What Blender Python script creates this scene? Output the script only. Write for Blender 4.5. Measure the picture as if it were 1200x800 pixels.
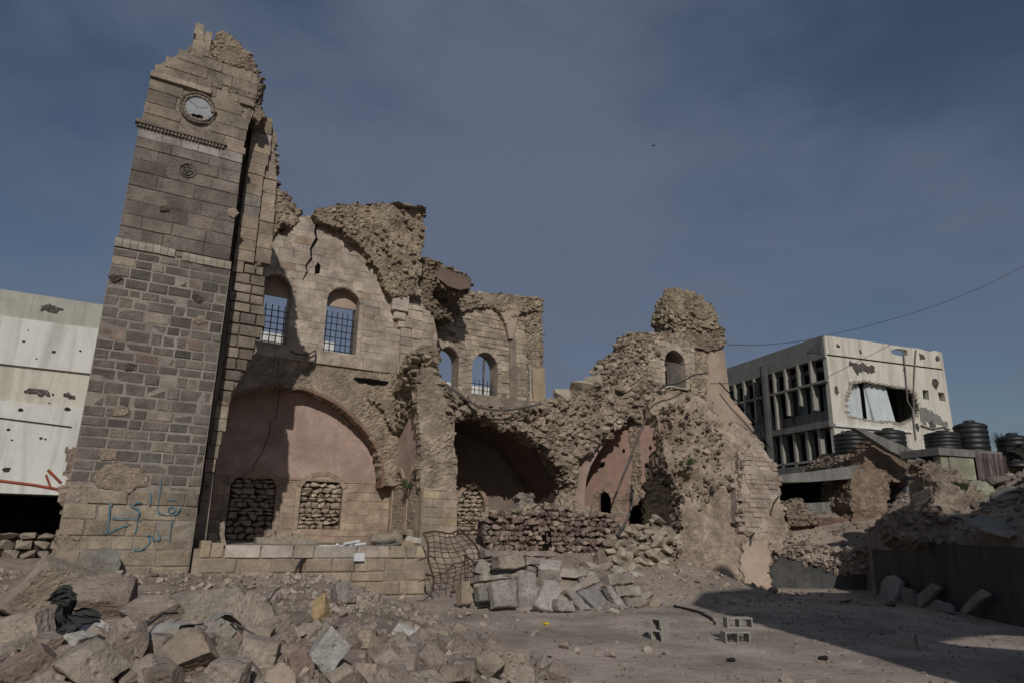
import bpy, math, random
import numpy as np
from mathutils import Vector, Matrix
from mathutils.geometry import tessellate_polygon

random.seed(7); rng = np.random.default_rng(11)
S = bpy.context.scene
for o in list(bpy.data.objects): bpy.data.objects.remove(o)

# ---------------------------------------------------------------- camera
CAM_H = 2.2
def rotx(a): c, s = math.cos(a), math.sin(a); return np.array([[1, 0, 0], [0, c, -s], [0, s, c]])
def rotz(a): c, s = math.cos(a), math.sin(a); return np.array([[c, -s, 0], [s, c, 0], [0, 0, 1.]])
RC = rotz(math.radians(-30)) @ rotx(math.radians(90 + 15.4)) @ rotz(math.radians(1.2))
EYE = np.array([0, 0, CAM_H])
cam = bpy.data.cameras.new('camera'); cam.sensor_width = 36; cam.lens = 24
cam.clip_start = 0.1; cam.clip_end = 5000
co = bpy.data.objects.new('camera', cam); S.collection.objects.link(co); S.camera = co
M4 = Matrix.Identity(4)
for i in range(3):
    for j in range(3): M4[i][j] = RC[i, j]
M4[2][3] = CAM_H
co.matrix_world = M4

# ---------------------------------------------------------------- light
SUN_AZ, SUN_EL = math.radians(22.6), math.radians(32)   # shadows run to +Y, 22.6 deg towards +X
SUNV = np.array([-math.sin(SUN_AZ) * math.cos(SUN_EL), -math.cos(SUN_AZ) * math.cos(SUN_EL), math.sin(SUN_EL)])
sl = bpy.data.lights.new('sun', 'SUN'); sl.energy = 3.9; sl.angle = math.radians(0.55); sl.color = (1.0, 0.955, 0.90)
so = bpy.data.objects.new('sun', sl); S.collection.objects.link(so)
so.rotation_euler = Vector(SUNV).to_track_quat('Z', 'Y').to_euler(); so.location = (-20, -40, 40)
W = bpy.data.worlds.new('World'); S.world = W; W.use_nodes = True
nt = W.node_tree; nt.nodes.clear(); N = nt.nodes; L = nt.links
out = N.new('ShaderNodeOutputWorld'); bg = N.new('ShaderNodeBackground'); bg.inputs[1].default_value = 0.076
sky = N.new('ShaderNodeTexSky'); sky.sky_type = 'NISHITA'; sky.sun_disc = False
sky.sun_elevation = SUN_EL; sky.sun_rotation = math.pi + SUN_AZ      # rotation measured from +Y towards +X
sky.altitude = 30; sky.air_density = 1.0; sky.dust_density = 1.6; sky.ozone_density = 1.6
tc = N.new('ShaderNodeTexCoord')
def wnoise(scale, detail, rough, sx, sy, sz, dist=0.0):
    mp = N.new('ShaderNodeMapping'); mp.inputs['Scale'].default_value = (sx, sy, sz)
    mp.inputs['Rotation'].default_value = (0.15, 0.35, 0.5)
    n = N.new('ShaderNodeTexNoise'); n.inputs['Scale'].default_value = scale; n.inputs['Detail'].default_value = detail
    n.inputs['Roughness'].default_value = rough; n.inputs['Distortion'].default_value = dist
    L.new(tc.outputs['Generated'], mp.inputs[0]); L.new(mp.outputs[0], n.inputs['Vector']); return n
n1 = wnoise(1.25, 5, 0.5, 1, 1, 1.7, 0.3)
n2 = wnoise(3.2, 8, 0.55, 0.8, 0.8, 2.0, 0.3)
ad = N.new('ShaderNodeMath'); ad.operation = 'MULTIPLY_ADD'; ad.inputs[1].default_value = 0.50
L.new(n2.outputs[0], ad.inputs[0]); L.new(n1.outputs[0], ad.inputs[2])
cr = N.new('ShaderNodeMapRange'); cr.inputs[1].default_value = 0.60; cr.inputs[2].default_value = 0.92
cr.inputs[3].default_value = 0.0; cr.inputs[4].default_value = 0.9; cr.interpolation_type = 'SMOOTHSTEP'
L.new(ad.outputs[0], cr.inputs[0])
mxs = N.new('ShaderNodeMixRGB'); mxs.inputs[2].default_value = (2.65, 3.2, 4.6, 1)     # thin high cloud
L.new(cr.outputs[0], mxs.inputs[0]); L.new(sky.outputs[0], mxs.inputs[1])
L.new(mxs.outputs[0], bg.inputs[0]); L.new(bg.outputs[0], out.inputs[0])
S.view_settings.view_transform = 'Standard'; S.view_settings.look = 'None'; S.view_settings.gamma = 1
S.view_settings.use_curve_mapping = False; S.view_settings.exposure = -0.74
S.render.engine = 'CYCLES'
S.cycles.max_bounces = 5; S.cycles.diffuse_bounces = 3; S.cycles.glossy_bounces = 2

# ---------------------------------------------------------------- noise (numpy)
def _h(ix, iy, iz, k=0):
    n = (ix.astype(np.int64) * 73856093) ^ (iy.astype(np.int64) * 19349663) ^ (iz.astype(np.int64) * 83492791) ^ (k * 2654435761)
    n = (n ^ (n >> 13)) * 1274126177 & 0x7fffffff
    n = (n ^ (n >> 16)) * 1103515245 & 0x7fffffff
    n = (n ^ (n >> 15))
    return (n & 0xffffff) / float(0xffffff)
def vnoise(p):
    i = np.floor(p); f = p - i; f = f * f * (3 - 2 * f); i = i.astype(np.int64); r = 0
    for dx in (0, 1):
        wx = f[:, 0] if dx else 1 - f[:, 0]
        for dy in (0, 1):
            wy = f[:, 1] if dy else 1 - f[:, 1]
            for dz in (0, 1):
                wz = f[:, 2] if dz else 1 - f[:, 2]
                r = r + wx * wy * wz * _h(i[:, 0] + dx, i[:, 1] + dy, i[:, 2] + dz)
    return r * 2 - 1
def fbm(p, oct=4, gain=.5):
    r = 0; a = 1; t = 0
    for o in range(oct): r = r + a * vnoise(p * (2.03 ** o) + o * 17.3); t += a; a *= gain
    return r / t
def worley(p):
    i = np.floor(p).astype(np.int64); n = len(p)
    f1 = np.full(n, 9.); f2 = np.full(n, 9.); idv = np.zeros(n)
    for dx in (-1, 0, 1):
        for dy in (-1, 0, 1):
            for dz in (-1, 0, 1):
                cx, cy, cz = i[:, 0] + dx, i[:, 1] + dy, i[:, 2] + dz
                q = np.stack([cx + .15 + .7 * _h(cx, cy, cz, 1), cy + .15 + .7 * _h(cx, cy, cz, 2), cz + .15 + .7 * _h(cx, cy, cz, 3)], 1)
                d = np.sqrt(((p - q) ** 2).sum(1)); idn = _h(cx, cy, cz, 5)
                m = d < f1; f2 = np.where(m, f1, np.minimum(f2, d)); idv = np.where(m, idn, idv); f1 = np.where(m, d, f1)
    return f1, f2, idv
def sstep(a, b, x): t = np.clip((x - a) / (b - a), 0, 1); return t * t * (3 - 2 * t)

# ---------------------------------------------------------------- materials
MATS = {}
def mat(name, base=None, rough=.93, bump=.5, bscale=6., nvar=.35, nscale=1.3, fine=28., dirt=None, dirt_amt=.5, dirt_scale=.8,
        metal=0., streak=False, pits=0., spec=.25):
    """stone / plaster / dirt: base colour (or the mesh's own 'Col') varied by noise, weathered with dirt, and bumped"""
    if name in MATS: return MATS[name]
    m = bpy.data.materials.new(name); m.use_nodes = True; t = m.node_tree; n = t.nodes; l = t.links; n.clear()
    o = n.new('ShaderNodeOutputMaterial'); b = n.new('ShaderNodeBsdfPrincipled'); l.new(b.outputs[0], o.inputs[0])
    b.inputs['Roughness'].default_value = rough; b.inputs['Metallic'].default_value = metal
    b.inputs['Specular IOR Level'].default_value = spec
    g = n.new('ShaderNodeNewGeometry'); pos = g.outputs['Position']
    def noise(sc, det=6, ro=.6, vec=pos, dist=0.):
        x = n.new('ShaderNodeTexNoise'); x.inputs['Scale'].default_value = sc; x.inputs['Detail'].default_value = det
        x.inputs['Roughness'].default_value = ro; x.inputs['Distortion'].default_value = dist; l.new(vec, x.inputs['Vector']); return x.outputs[0]
    def rng_(v, a, b_, c, d):
        x = n.new('ShaderNodeMapRange'); x.inputs[1].default_value = a; x.inputs[2].default_value = b_
        x.inputs[3].default_value = c; x.inputs[4].default_value = d; l.new(v, x.inputs[0]); return x.outputs[0]
    def mix(f, a, b_, mode='MIX'):
        x = n.new('ShaderNodeMixRGB'); x.blend_type = mode
        for k, v in ((0, f), (1, a), (2, b_)):
            if isinstance(v, (int, float)): x.inputs[k].default_value = v
            elif isinstance(v, tuple): x.inputs[k].default_value = (*v, 1)
            else: l.new(v, x.inputs[k])
        return x.outputs[0]
    if base is None:
        a = n.new('ShaderNodeAttribute'); a.attribute_name = 'Col'; c = a.outputs['Color']
    else: c = tuple(base)
    v = noise(nscale, 8, .65)
    c = mix(1., c, rng_(v, .3, .7, 1 - nvar, 1 + nvar), 'MULTIPLY')
    v2 = noise(nscale * 9, 6, .7)
    c = mix(1., c, rng_(v2, .3, .7, 1 - nvar * .7, 1 + nvar * .7), 'MULTIPLY')
    if dirt:
        if streak:
            mp = n.new('ShaderNodeMapping'); mp.inputs['Scale'].default_value = (3, 3, .35); l.new(pos, mp.inputs[0]); dn = noise(dirt_scale, 8, .65, mp.outputs[0], .6)
        else: dn = noise(dirt_scale, 9, .68, pos, .4)
        c = mix(rng_(dn, .46, .66, 0, dirt_amt), c, dirt)
    l.new(c, b.inputs['Base Color'])
    h1 = noise(bscale, 8, .7); h2 = noise(fine, 6, .75)
    ma = n.new('ShaderNodeMath'); ma.operation = 'MULTIPLY_ADD'; ma.inputs[1].default_value = .45; l.new(h2, ma.inputs[0]); l.new(h1, ma.inputs[2])
    hh = ma.outputs[0]
    if pits > 0:
        vo = n.new('ShaderNodeTexVoronoi'); vo.inputs['Scale'].default_value = bscale * 1.7; l.new(pos, vo.inputs['Vector'])
        pr = rng_(vo.outputs['Distance'], .0, .35, -pits, 0)
        mb = n.new('ShaderNodeMath'); mb.operation = 'ADD'; l.new(pr, mb.inputs[0]); l.new(hh, mb.inputs[1]); hh = mb.outputs[0]
    bp = n.new('ShaderNodeBump'); bp.inputs['Strength'].default_value = bump; bp.inputs['Distance'].default_value = .06
    l.new(hh, bp.inputs['Height']); l.new(bp.outputs[0], b.inputs['Normal'])
    MATS[name] = m; return m
mStone = mat('ashlar stone', None, bump=.55, bscale=7, nvar=.28, nscale=1.6, dirt=(.10, .085, .07), dirt_amt=.5, dirt_scale=.9, pits=.25)
mTower = mat('sooty ashlar stone', None, bump=.75, bscale=8, nvar=.34, nscale=2.2, dirt=(.075, .066, .058), dirt_amt=.6, dirt_scale=.7, pits=.5)
mMortar = mat('lime mortar', None, bump=.8, bscale=12, nvar=.25, dirt=(.12, .10, .085), dirt_amt=.4)
mRubble = mat('rubble masonry', None, bump=1., bscale=6, nvar=.35, nscale=1.8, dirt=(.10, .078, .058), dirt_amt=.55, dirt_scale=1.1, pits=.6)
mRock = mat('broken limestone', None, bump=1., bscale=5, nvar=.3, nscale=1.7, fine=22, dirt=(.15, .115, .088), dirt_amt=.55, dirt_scale=1.6, pits=.5)
mBould = mat('rough boulder stone', None, bump=.8, bscale=9, nvar=.34, nscale=2.6, fine=34, dirt=(.46, .40, .33), dirt_amt=.4, dirt_scale=2.2, pits=.5)
mPink = mat('pink lime plaster', (.41, .30, .25), bump=.4, bscale=4, nvar=.22, nscale=.7, dirt=(.25, .18, .145), dirt_amt=.75, dirt_scale=.6)
mPlaster = mat('weathered pale plaster', (.40, .31, .24), bump=.35, bscale=4, nvar=.14, nscale=.9, dirt=(.22, .16, .12), dirt_amt=.5, dirt_scale=.8)
mGround = mat('dusty street earth', None, bump=.9, bscale=5, nvar=.22, nscale=.5, fine=30, dirt=(.11, .088, .072), dirt_amt=.5, dirt_scale=.35, pits=.3)
mConcP = mat('painted concrete', (.64, .64, .60), bump=.25, bscale=3, nvar=.08, nscale=.5, dirt=(.30, .28, .23), dirt_amt=.55, dirt_scale=.45, streak=True)
mConcW = mat('cream painted wall', (.58, .55, .475), bump=.25, bscale=3, nvar=.08, nscale=.6, dirt=(.27, .24, .19), dirt_amt=.6, dirt_scale=.5, streak=True)
mConcG = mat('grey concrete', (.20, .195, .18), bump=.5, bscale=5, nvar=.2, nscale=.9, dirt=(.07, .066, .06), dirt_amt=.6, dirt_scale=.6, streak=True)
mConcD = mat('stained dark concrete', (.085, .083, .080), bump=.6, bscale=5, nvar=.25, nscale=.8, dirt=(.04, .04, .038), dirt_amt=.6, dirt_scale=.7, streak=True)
mMetal = mat('rusty iron', (.055, .035, .028), rough=.7, bump=.3, bscale=20, nvar=.3, dirt=(.12, .05, .03), dirt_amt=.5, dirt_scale=3, spec=.4)
mIron = mat('dark painted iron', (.02, .022, .03), rough=.6, bump=.1, nvar=.1, spec=.4)
mBlack = mat('black plastic', (.011, .012, .013), rough=.5, bump=.1, bscale=3, nvar=.2, dirt=(.07, .062, .052), dirt_amt=.45, dirt_scale=1.2, spec=.5)
mVoid = mat('unlit void black', (.009, .008, .0075), bump=.3, spec=0.)  # near-black colour stands in for the unlit depth of openings, cracks and joints
mBlock = mat('hollow block concrete', (.36, .34, .30), bump=.6, bscale=14, nvar=.2, dirt=(.2, .18, .15), dirt_amt=.5)
mWhite = mat('white enamel metal', (.62, .65, .66), rough=.5, bump=.1, nvar=.08, dirt=(.3, .27, .22), dirt_amt=.4, dirt_scale=2, spec=.5)
mRed = mat('red painted pipe', (.30, .07, .04), rough=.6, bump=.1, nvar=.2, dirt=(.15, .07, .04), dirt_amt=.5, dirt_scale=3)
mBlue = mat('blue spray paint', (.05, .17, .23), rough=.8, bump=.3, nvar=.45, nscale=9, dirt=(.24, .215, .18), dirt_amt=.9, dirt_scale=6)
mDial = mat('pale enamel dial', (.31, .33, .335), rough=.55, bump=.1, nvar=.1, dirt=(.20, .21, .21), dirt_amt=.6, dirt_scale=3)
mSheet = mat('bluish white metal sheet', (.50, .55, .56), rough=.6, bump=.15, nvar=.08, dirt=(.30, .32, .31), dirt_amt=.5, dirt_scale=.9, streak=True)
mWood = mat('grey weathered timber', (.13, .115, .10), bump=.4, nvar=.3, dirt=(.06, .05, .045), dirt_amt=.5, dirt_scale=4)
mGreen = mat('green weeds', (.055, .085, .03), bump=.3, nvar=.4, nscale=5)
mYellow = mat('yellow cloth', (.60, .42, .04), bump=.2, nvar=.15)
mFabric = mat('purple brown striped cloth', None, bump=.5, bscale=6, nvar=.3)
mGlass = mat('grey wire glass', (.10, .12, .13), rough=.35, bump=.05, nvar=.1, spec=.5)

# ---------------------------------------------------------------- mesh helpers
class MB:
    """collects verts / faces / colours of ONE mesh object"""
    def __init__(s): s.V = []; s.F = {3: [], 4: []}; s.G = []; s.C = []; s.n = 0
    def add(s, V, F, col=(.3, .3, .3)):
        V = np.asarray(V, float).reshape(-1, 3); s.V.append(V)
        c = np.asarray(col, float)
        if c.ndim == 1: c = np.tile(c, (len(V), 1))
        s.C.append(c)
        if isinstance(F, np.ndarray): s.F[F.shape[1]].append(F + s.n)
        else:
            for f in F:
                if len(f) in (3, 4): s.F[len(f)].append(np.array([f]) + s.n)
                else: s.G.append([i + s.n for i in f])
        s.n += len(V); return s
    def build(s, name, m, parent=None, label=None, origin=None, smooth=False):
        V = np.concatenate(s.V) if s.V else np.zeros((0, 3)); C = np.concatenate(s.C)
        off = np.zeros(3)
        if parent is not None: off = np.array(WORLD_LOC.get(parent.name, (0, 0, 0)), float)
        elif origin is not None: off = np.array(origin, float)
        me = bpy.data.meshes.new(name)
        loops = []; starts = []; tot = 0; cnt = []
        for k in (3, 4):
            if s.F[k]:
                A = np.concatenate(s.F[k]); loops.append(A.ravel()); starts.append(tot + np.arange(len(A)) * k); cnt.append(np.full(len(A), k)); tot += A.size
        for g in s.G: loops.append(np.array(g)); starts.append(np.array([tot])); cnt.append(np.array([len(g)])); tot += len(g)
        loops = np.concatenate(loops); starts = np.concatenate(starts); cnt = np.concatenate(cnt)
        me.vertices.add(len(V)); me.vertices.foreach_set('co', (V - off).ravel())
        me.loops.add(len(loops)); me.loops.foreach_set('vertex_index', loops.astype(np.int32))
        me.polygons.add(len(starts)); me.polygons.foreach_set('loop_start', starts.astype(np.int32)); me.polygons.foreach_set('loop_total', cnt.astype(np.int32))
        if smooth: me.polygons.foreach_set('use_smooth', np.ones(len(starts), bool))
        me.update(calc_edges=True); me.validate()
        a = me.attributes.new('Col', 'FLOAT_COLOR', 'POINT'); a.data.foreach_set('color', np.concatenate([np.clip(C, 0, 1), np.ones((len(C), 1))], 1).ravel())
        if not smooth: me.polygons.foreach_set('use_smooth', np.zeros(len(me.polygons), bool))
        me.materials.append(m)
        o = bpy.data.objects.new(name, me); S.collection.objects.link(o)
        if parent is not None: o.parent = parent
        else: o.location = off
        if label: o['label'] = label
        WORLD_LOC[o.name] = tuple(off)
        return o
WORLD_LOC = {}
def thing(name, label, cat, loc=(0, 0, 0), group=None):
    o = bpy.data.objects.new(name, None); S.collection.objects.link(o); o.location = loc; o.empty_display_size = .3
    o['label'] = label; o['category'] = cat; o['kind'] = 'thing'; WORLD_LOC[o.name] = tuple(loc)
    if group: o['group'] = group
    return o
def tag(o, label, cat, group=None):
    o['label'] = label; o['category'] = cat; o['kind'] = 'thing'
    if group: o['group'] = group
    return o
def struct(o): o['kind'] = 'structure'; return o
def stuff(o, label=None, cat=None):
    o['kind'] = 'stuff'
    if label: o['label'] = label; o['category'] = cat
    return o

class Frame:
    """vertical (or leaning) wall plane: a = along, z = up, d = out of the wall"""
    def __init__(s, A, B, up=(0, 0, 1)):
        A = np.array([A[0], A[1], A[2] if len(A) > 2 else 0.]); B = np.array([B[0], B[1], B[2] if len(B) > 2 else 0.])
        s.O = A; s.u = (B - A) / np.linalg.norm(B - A); up = np.array(up, float); s.v = up / np.linalg.norm(up)
        s.n = np.cross(s.u, s.v); s.n /= np.linalg.norm(s.n)
    def w(s, a, z, d=0.):
        a = np.atleast_1d(np.asarray(a, float)); z = np.atleast_1d(np.asarray(z, float)); d = np.atleast_1d(np.asarray(d, float))
        return s.O + a[:, None] * s.u + z[:, None] * s.v + d[:, None] * s.n if len(d) == len(a) else s.O + a[:, None] * s.u + z[:, None] * s.v + d * s.n
    def px(s, x, y, d=0.):
        r = RC @ np.array([(x - 600) / 800., -(y - 400) / 800., -1.]); P0 = s.O + s.n * d
        t = np.dot(P0 - EYE, s.n) / np.dot(r, s.n); p = EYE + r * t - s.O
        A = np.stack([s.u, s.v, s.n], 1); k = np.linalg.solve(A, p); return (float(k[0]), float(k[1]))
    def pxs(s, pts, d=0.): return [s.px(x, y, d) for x, y in pts]
def FY(Y, x0=0): return Frame((x0, Y), (x0 + 1, Y))
def pray(x, y): return RC @ np.array([(x - 600) / 800., -(y - 400) / 800., -1.])
def on_y(x, y, Y): r = pray(x, y); return EYE + r * (Y / r[1])
def on_z(x, y, Z): r = pray(x, y); return EYE + r * ((Z - EYE[2]) / r[2])
def on_x(x, y, X): r = pray(x, y); return EYE + r * (X / r[0])

def jit(c, v=.15, h=.04):
    h = h * .45
    c = np.array(c, float); k = 1 + rng.uniform(-v, v); return np.clip(c * k * (1 + rng.uniform(-h, h, 3)), .01, .9)
def inside(poly, P):
    P = np.asarray(P); x, y = P[:, 0], P[:, 1]; r = np.zeros(len(P), bool); n = len(poly)
    for i in range(n):
        x1, y1 = poly[i]; x2, y2 = poly[(i + 1) % n]
        if y1 == y2: continue
        m = ((y1 > y) != (y2 > y)) & (x < (x2 - x1) * (y - y1) / (y2 - y1) + x1); r ^= m
    return r
def spans(poly, z):
    xs = []; n = len(poly)
    for i in range(n):
        x1, y1 = poly[i]; x2, y2 = poly[(i + 1) % n]
        if (y1 > z) != (y2 > z): xs.append(x1 + (x2 - x1) * (z - y1) / (y2 - y1))
    xs.sort(); return [(xs[i], xs[i + 1]) for i in range(0, len(xs) - 1, 2)]
def minus(iv, cut):
    r = []
    for a, b in iv:
        seg = [(a, b)]
        for c, d in cut:
            seg = [q for (s0, s1) in seg for q in (((s0, min(s1, c)), (max(s0, d), s1)))]
            seg = [q for q in seg if q[1] - q[0] > .03]
        r += seg
    return r

def block(mb, fr, a0, a1, z0, z1, dep, out_, ch, col, back=-.25, j=.014):
    r = lambda: random.uniform(-j, j)
    pts = []
    for d, c in ((back, 0), (out_ - ch, 0), (out_, ch)):
        for (a, z) in ((a0 + c, z0 + c), (a1 - c, z0 + c), (a1 - c, z1 - c), (a0 + c, z1 - c)):
            pts.append((a + (r() if c else 0), z + (r() if c else 0), d + (r() if c else 0)))
    P = np.array(pts); V = fr.w(P[:, 0], P[:, 1], P[:, 2])
    F = np.array([[8, 9, 10, 11]] + [[k, (k + 1) % 4, 4 + (k + 1) % 4, 4 + k] for k in range(4)] + [[4 + k, 4 + (k + 1) % 4, 8 + (k + 1) % 4, 8 + k] for k in range(4)])
    mb.add(V, F, col)
def ashlar(mb, fr, poly, holes=(), row=.36, rowv=.1, w=(.4, .8), joint=.012, out_=.05, depv=.02, ch=.02, col=(.3, .26, .21), cv=.18, hv=.05,
           rag=0., miss=0., odd=(), back=-.25):
    zs = [p[1] for p in poly]; z = min(zs); top = max(zs)
    while z < top:
        h = row * random.uniform(1 - rowv, 1 + rowv); h = min(h, top - z + .001) if top - z < row * 1.4 else h
        zm = z + h * .5; iv = minus(spans(poly, zm), [q for ho in holes for q in spans(ho, min(max(zm, min(p[1] for p in ho) + .01), max(p[1] for p in ho) - .01)) if min(p[1] for p in ho) < z + h * .8 and max(p[1] for p in ho) > z + h * .2])
        for a, b in iv:
            if rag: a += random.uniform(-rag, rag); b += random.uniform(-rag, rag)
            x = a
            while x < b - .02:
                ww = random.uniform(*w)
                if b - (x + ww) < w[0] * .6: ww = b - x
                if random.random() > miss:
                    c = jit(random.choice(odd) if odd and random.random() < .12 else col, cv, hv)
                    block(mb, fr, x + joint * .5, x + ww - joint * .5, z + joint * .5, z + h - joint * .5, 0, out_ + random.uniform(-depv, depv), ch, c, back=back)
                x += ww
        z += h
def slab(mb, fr, poly, holes=(), d=0., th=.6, col=(.3, .26, .21)):
    loops = [list(poly)] + [list(h) for h in holes]
    flat = [p for lp in loops for p in lp]
    tri = tessellate_polygon([[Vector((p[0], p[1], 0)) for p in lp] for lp in loops])
    A = np.array(flat); n = len(flat)
    V = np.concatenate([fr.w(A[:, 0], A[:, 1], np.full(n, d)), fr.w(A[:, 0], A[:, 1], np.full(n, d - th))])
    F = []
    for t in tri:
        (x0, y0), (x1, y1), (x2, y2) = [flat[i] for i in t]
        if (x1 - x0) * (y2 - y0) - (x2 - x0) * (y1 - y0) < 0: t = (t[0], t[2], t[1])
        F.append(tuple(t)); F.append((t[2] + n, t[1] + n, t[0] + n))
    k = 0
    for lp in loops:
        m = len(lp)
        for i in range(m): a, b = k + i, k + (i + 1) % m; F.append((a, b, b + n, a + n))
        k += m
    mb.add(V, F, col)
def stonesh(P, size=.28, flat=1.5, amp=.12, seed=0., big=.25):
    """height and tint of packed rough stones at world points P"""
    q = P / size; q = q * np.array([1, 1, flat]) + seed
    q = q + .35 * np.stack([vnoise(q * .7 + 5), vnoise(q * .7 + 9), vnoise(q * .7 + 13)], 1)
    f1, f2, idv = worley(q)
    g1, g2, idg = worley(q * 2.3 + 7); fill = .3 + .7 * sstep(-.25, .2, fbm(P * .8 + seed + 41, 3))      # earth and mortar bury some of the stones
    h = (sstep(0, .3, f2 - f1) * (.35 + .85 * idv) + .38 * sstep(0, .3, g2 - g1) * (.3 + idg)) * amp * fill + big * fbm(P * .55 + seed, 4) + .45 * amp * fbm(P * 5 + seed, 3)
    return h, .5 + (.6 * (idv - .5) + .4 * (idg - .5)) * (.4 + .6 * fill), f2 - f1
def rubble(mb, fr, poly, holes=(), res=.08, size=.28, flat=1.5, amp=.14, big=.25, th=.8, col=(.27, .22, .165), d=0., seed=0., hf=None, edge=.08, cv=.5, bulge=0.):
    A = np.array(poly); a0, z0 = A.min(0) - .2; a1, z1 = A.max(0) + .2
    na, nz = int((a1 - a0) / res) + 1, int((z1 - z0) / res) + 1
    ga, gz = np.meshgrid(a0 + np.arange(na) * res, z0 + np.arange(nz) * res, indexing='ij'); ga = ga.ravel(); gz = gz.ravel()
    P0 = fr.w(ga, gz, np.zeros(len(ga)))
    ja = edge * 1.6 * fbm(P0 * 2.1 + 31, 3) + .6 * edge * vnoise(P0 * 8 + 3); jz = edge * 1.6 * fbm(P0 * 2.1 + 57, 3) + .6 * edge * vnoise(P0 * 8 + 7)
    ca = ga + res / 2; cz = gz + res / 2
    ins = inside(poly, np.stack([ca + ja * 1.5, cz + jz * 1.5], 1))
    for h in holes: ins &= ~inside(h, np.stack([ca, cz], 1))
    ins = ins.reshape(na, nz); ins[-1, :] = False; ins[:, -1] = False
    h, idv, gap = stonesh(P0, size, flat, amp, seed, big)
    if hf is not None: h = h + hf(ga, gz)
    V = fr.w(ga, gz, d + h); ii, jj = np.nonzero(ins); k = ii * nz + jj
    F = np.stack([k, k + nz, k + nz + 1, k + 1], 1)
    # skirt on boundary edges
    nl = max(1, int(th / .14)); nv = len(V); sk = []; layers = [V]
    for q_ in range(1, nl + 1):
        B_ = V * 1. - fr.n * (th * q_ / nl); B_ = B_ + (amp * 1.2 + .05) * (1 if th > .35 else .3) * np.stack([fbm(B_ * 4.2 + 3, 3), fbm(B_ * 4.2 + 23, 3), fbm(B_ * 4.2 + 43, 3)], 1); layers.append(B_)
    I = ins
    def nb(di, dj): J = np.zeros_like(I); s_ = np.roll(I, (-di, -dj), (0, 1)); return I & ~s_
    for (di, dj, e0, e1) in ((1, 0, nz, nz + 1), (-1, 0, 1, 0), (0, 1, nz + 1, 1), (0, -1, 0, nz)):
        x, y = np.nonzero(nb(di, dj)); q = x * nz + y
        for q_ in range(nl): sk.append(np.stack([q + e1 + q_ * nv, q + e0 + q_ * nv, q + e0 + nv * (q_ + 1), q + e1 + nv * (q_ + 1)], 1))
    F = np.concatenate([F] + sk)
    c = np.array(col)[None] * (1 + cv * (idv[:, None] - .5) * 1.2) * (1 + .15 * fbm(P0 * 1.1 + 3, 2)[:, None])
    c = np.where(gap[:, None] < .08, c * np.array([.9, .88, .86]), c)
    c2 = np.concatenate([c] * (nl + 1)); VV = np.concatenate(layers)
    used = np.unique(F); remap = np.full(len(VV), -1); remap[used] = np.arange(len(used))
    if len(used): mb.add(VV[used], remap[F], c2[used])
# rock templates: chipped convex chunks
def _rock(seed, boxy, sub=1):
    import bmesh
    r = random.Random(seed); bm = bmesh.new(); 
    for i in range(15):
        v = Vector((r.uniform(-1, 1), r.uniform(-1, 1), r.uniform(-1, 1)))
        m = max(abs(v.x), abs(v.y), abs(v.z)) * boxy + v.length * (1 - boxy)
        v = v / m * r.uniform(.88, 1.0) * .5; bm.verts.new(v)
    res = bmesh.ops.convex_hull(bm, input=bm.verts)
    dead = [g for g in res['geom_interior'] if isinstance(g, bmesh.types.BMVert)]
    bmesh.ops.delete(bm, geom=dead, context='VERTS')
    bm.verts.ensure_lookup_table(); bm.verts.index_update()
    V = np.array([v.co[:] for v in bm.verts]); F = np.array([[v.index for v in f.verts] for f in bm.faces if len(f.verts) == 3])
    bm.free(); return V, F
ROCKS = [_rock(i, .75) for i in range(14)]; BOXY = [_rock(50 + i, .93) for i in range(14)]; ROUND = [_rock(90 + i, .3) for i in range(10)]
def rotm(ax, ay, az):
    return rotz(az) @ rotx(ax) @ np.array([[math.cos(ay), 0, math.sin(ay)], [0, 1, 0], [-math.sin(ay), 0, math.cos(ay)]])
def stone(mb, p, s, col, kind=ROCKS, tilt=.5, yaw=None):
    V, F = random.choice(kind); R = rotm(random.uniform(-tilt, tilt), random.uniform(-tilt, tilt), random.uniform(0, 6.28) if yaw is None else yaw)
    mb.add((V * np.array(s)) @ R.T + np.array(p), F, col)
def stones_on(mb, fr, poly, n, s=(.12, .35), d=(-.05, .08), col=(.3, .25, .19), kind=ROCKS, flat=.65, cv=.3, holes=(), dfun=None):
    A = np.array(poly); lo, hi = A.min(0), A.max(0); k = 0; tries = 0
    while k < n and tries < n * 30:
        tries += 1; q = rng.uniform(lo, hi)
        if not inside(poly, q[None])[0] or any(inside(h, q[None])[0] for h in holes): continue
        z = s[0] * (s[1] / s[0]) ** (random.random() ** 1.5); dd = random.uniform(*d) + (dfun(q[0], q[1]) if dfun else 0)
        stone(mb, fr.w(q[0], q[1], dd)[0], (z, z * .8, z * random.uniform(flat * .8, min(1, flat * 1.3))), jit(col, cv, .06), kind, .35); k += 1
def edge_stones(mb, fr, pts, step=.22, s=(.15, .35), th=.7, col=(.3, .25, .19), kind=BOXY, d0=0., cv=.3, flat=.6, lift=0.):
    for (a0, z0), (a1, z1) in zip(pts[:-1], pts[1:]):
        Ln = math.hypot(a1 - a0, z1 - z0); n = max(1, int(Ln / step))
        for i in range(n):
            for kd in range(max(1, int(th / .35))):
                t = (i + random.random()) / n; z = random.uniform(*s)
                stone(mb, fr.w(a0 + (a1 - a0) * t, z0 + (z1 - z0) * t + random.uniform(-.08, .06) + lift, d0 - kd * .35 - random.uniform(0, .25))[0], (z * 1.25, z, z * flat), jit(col, cv, .06), kind, .3)
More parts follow.
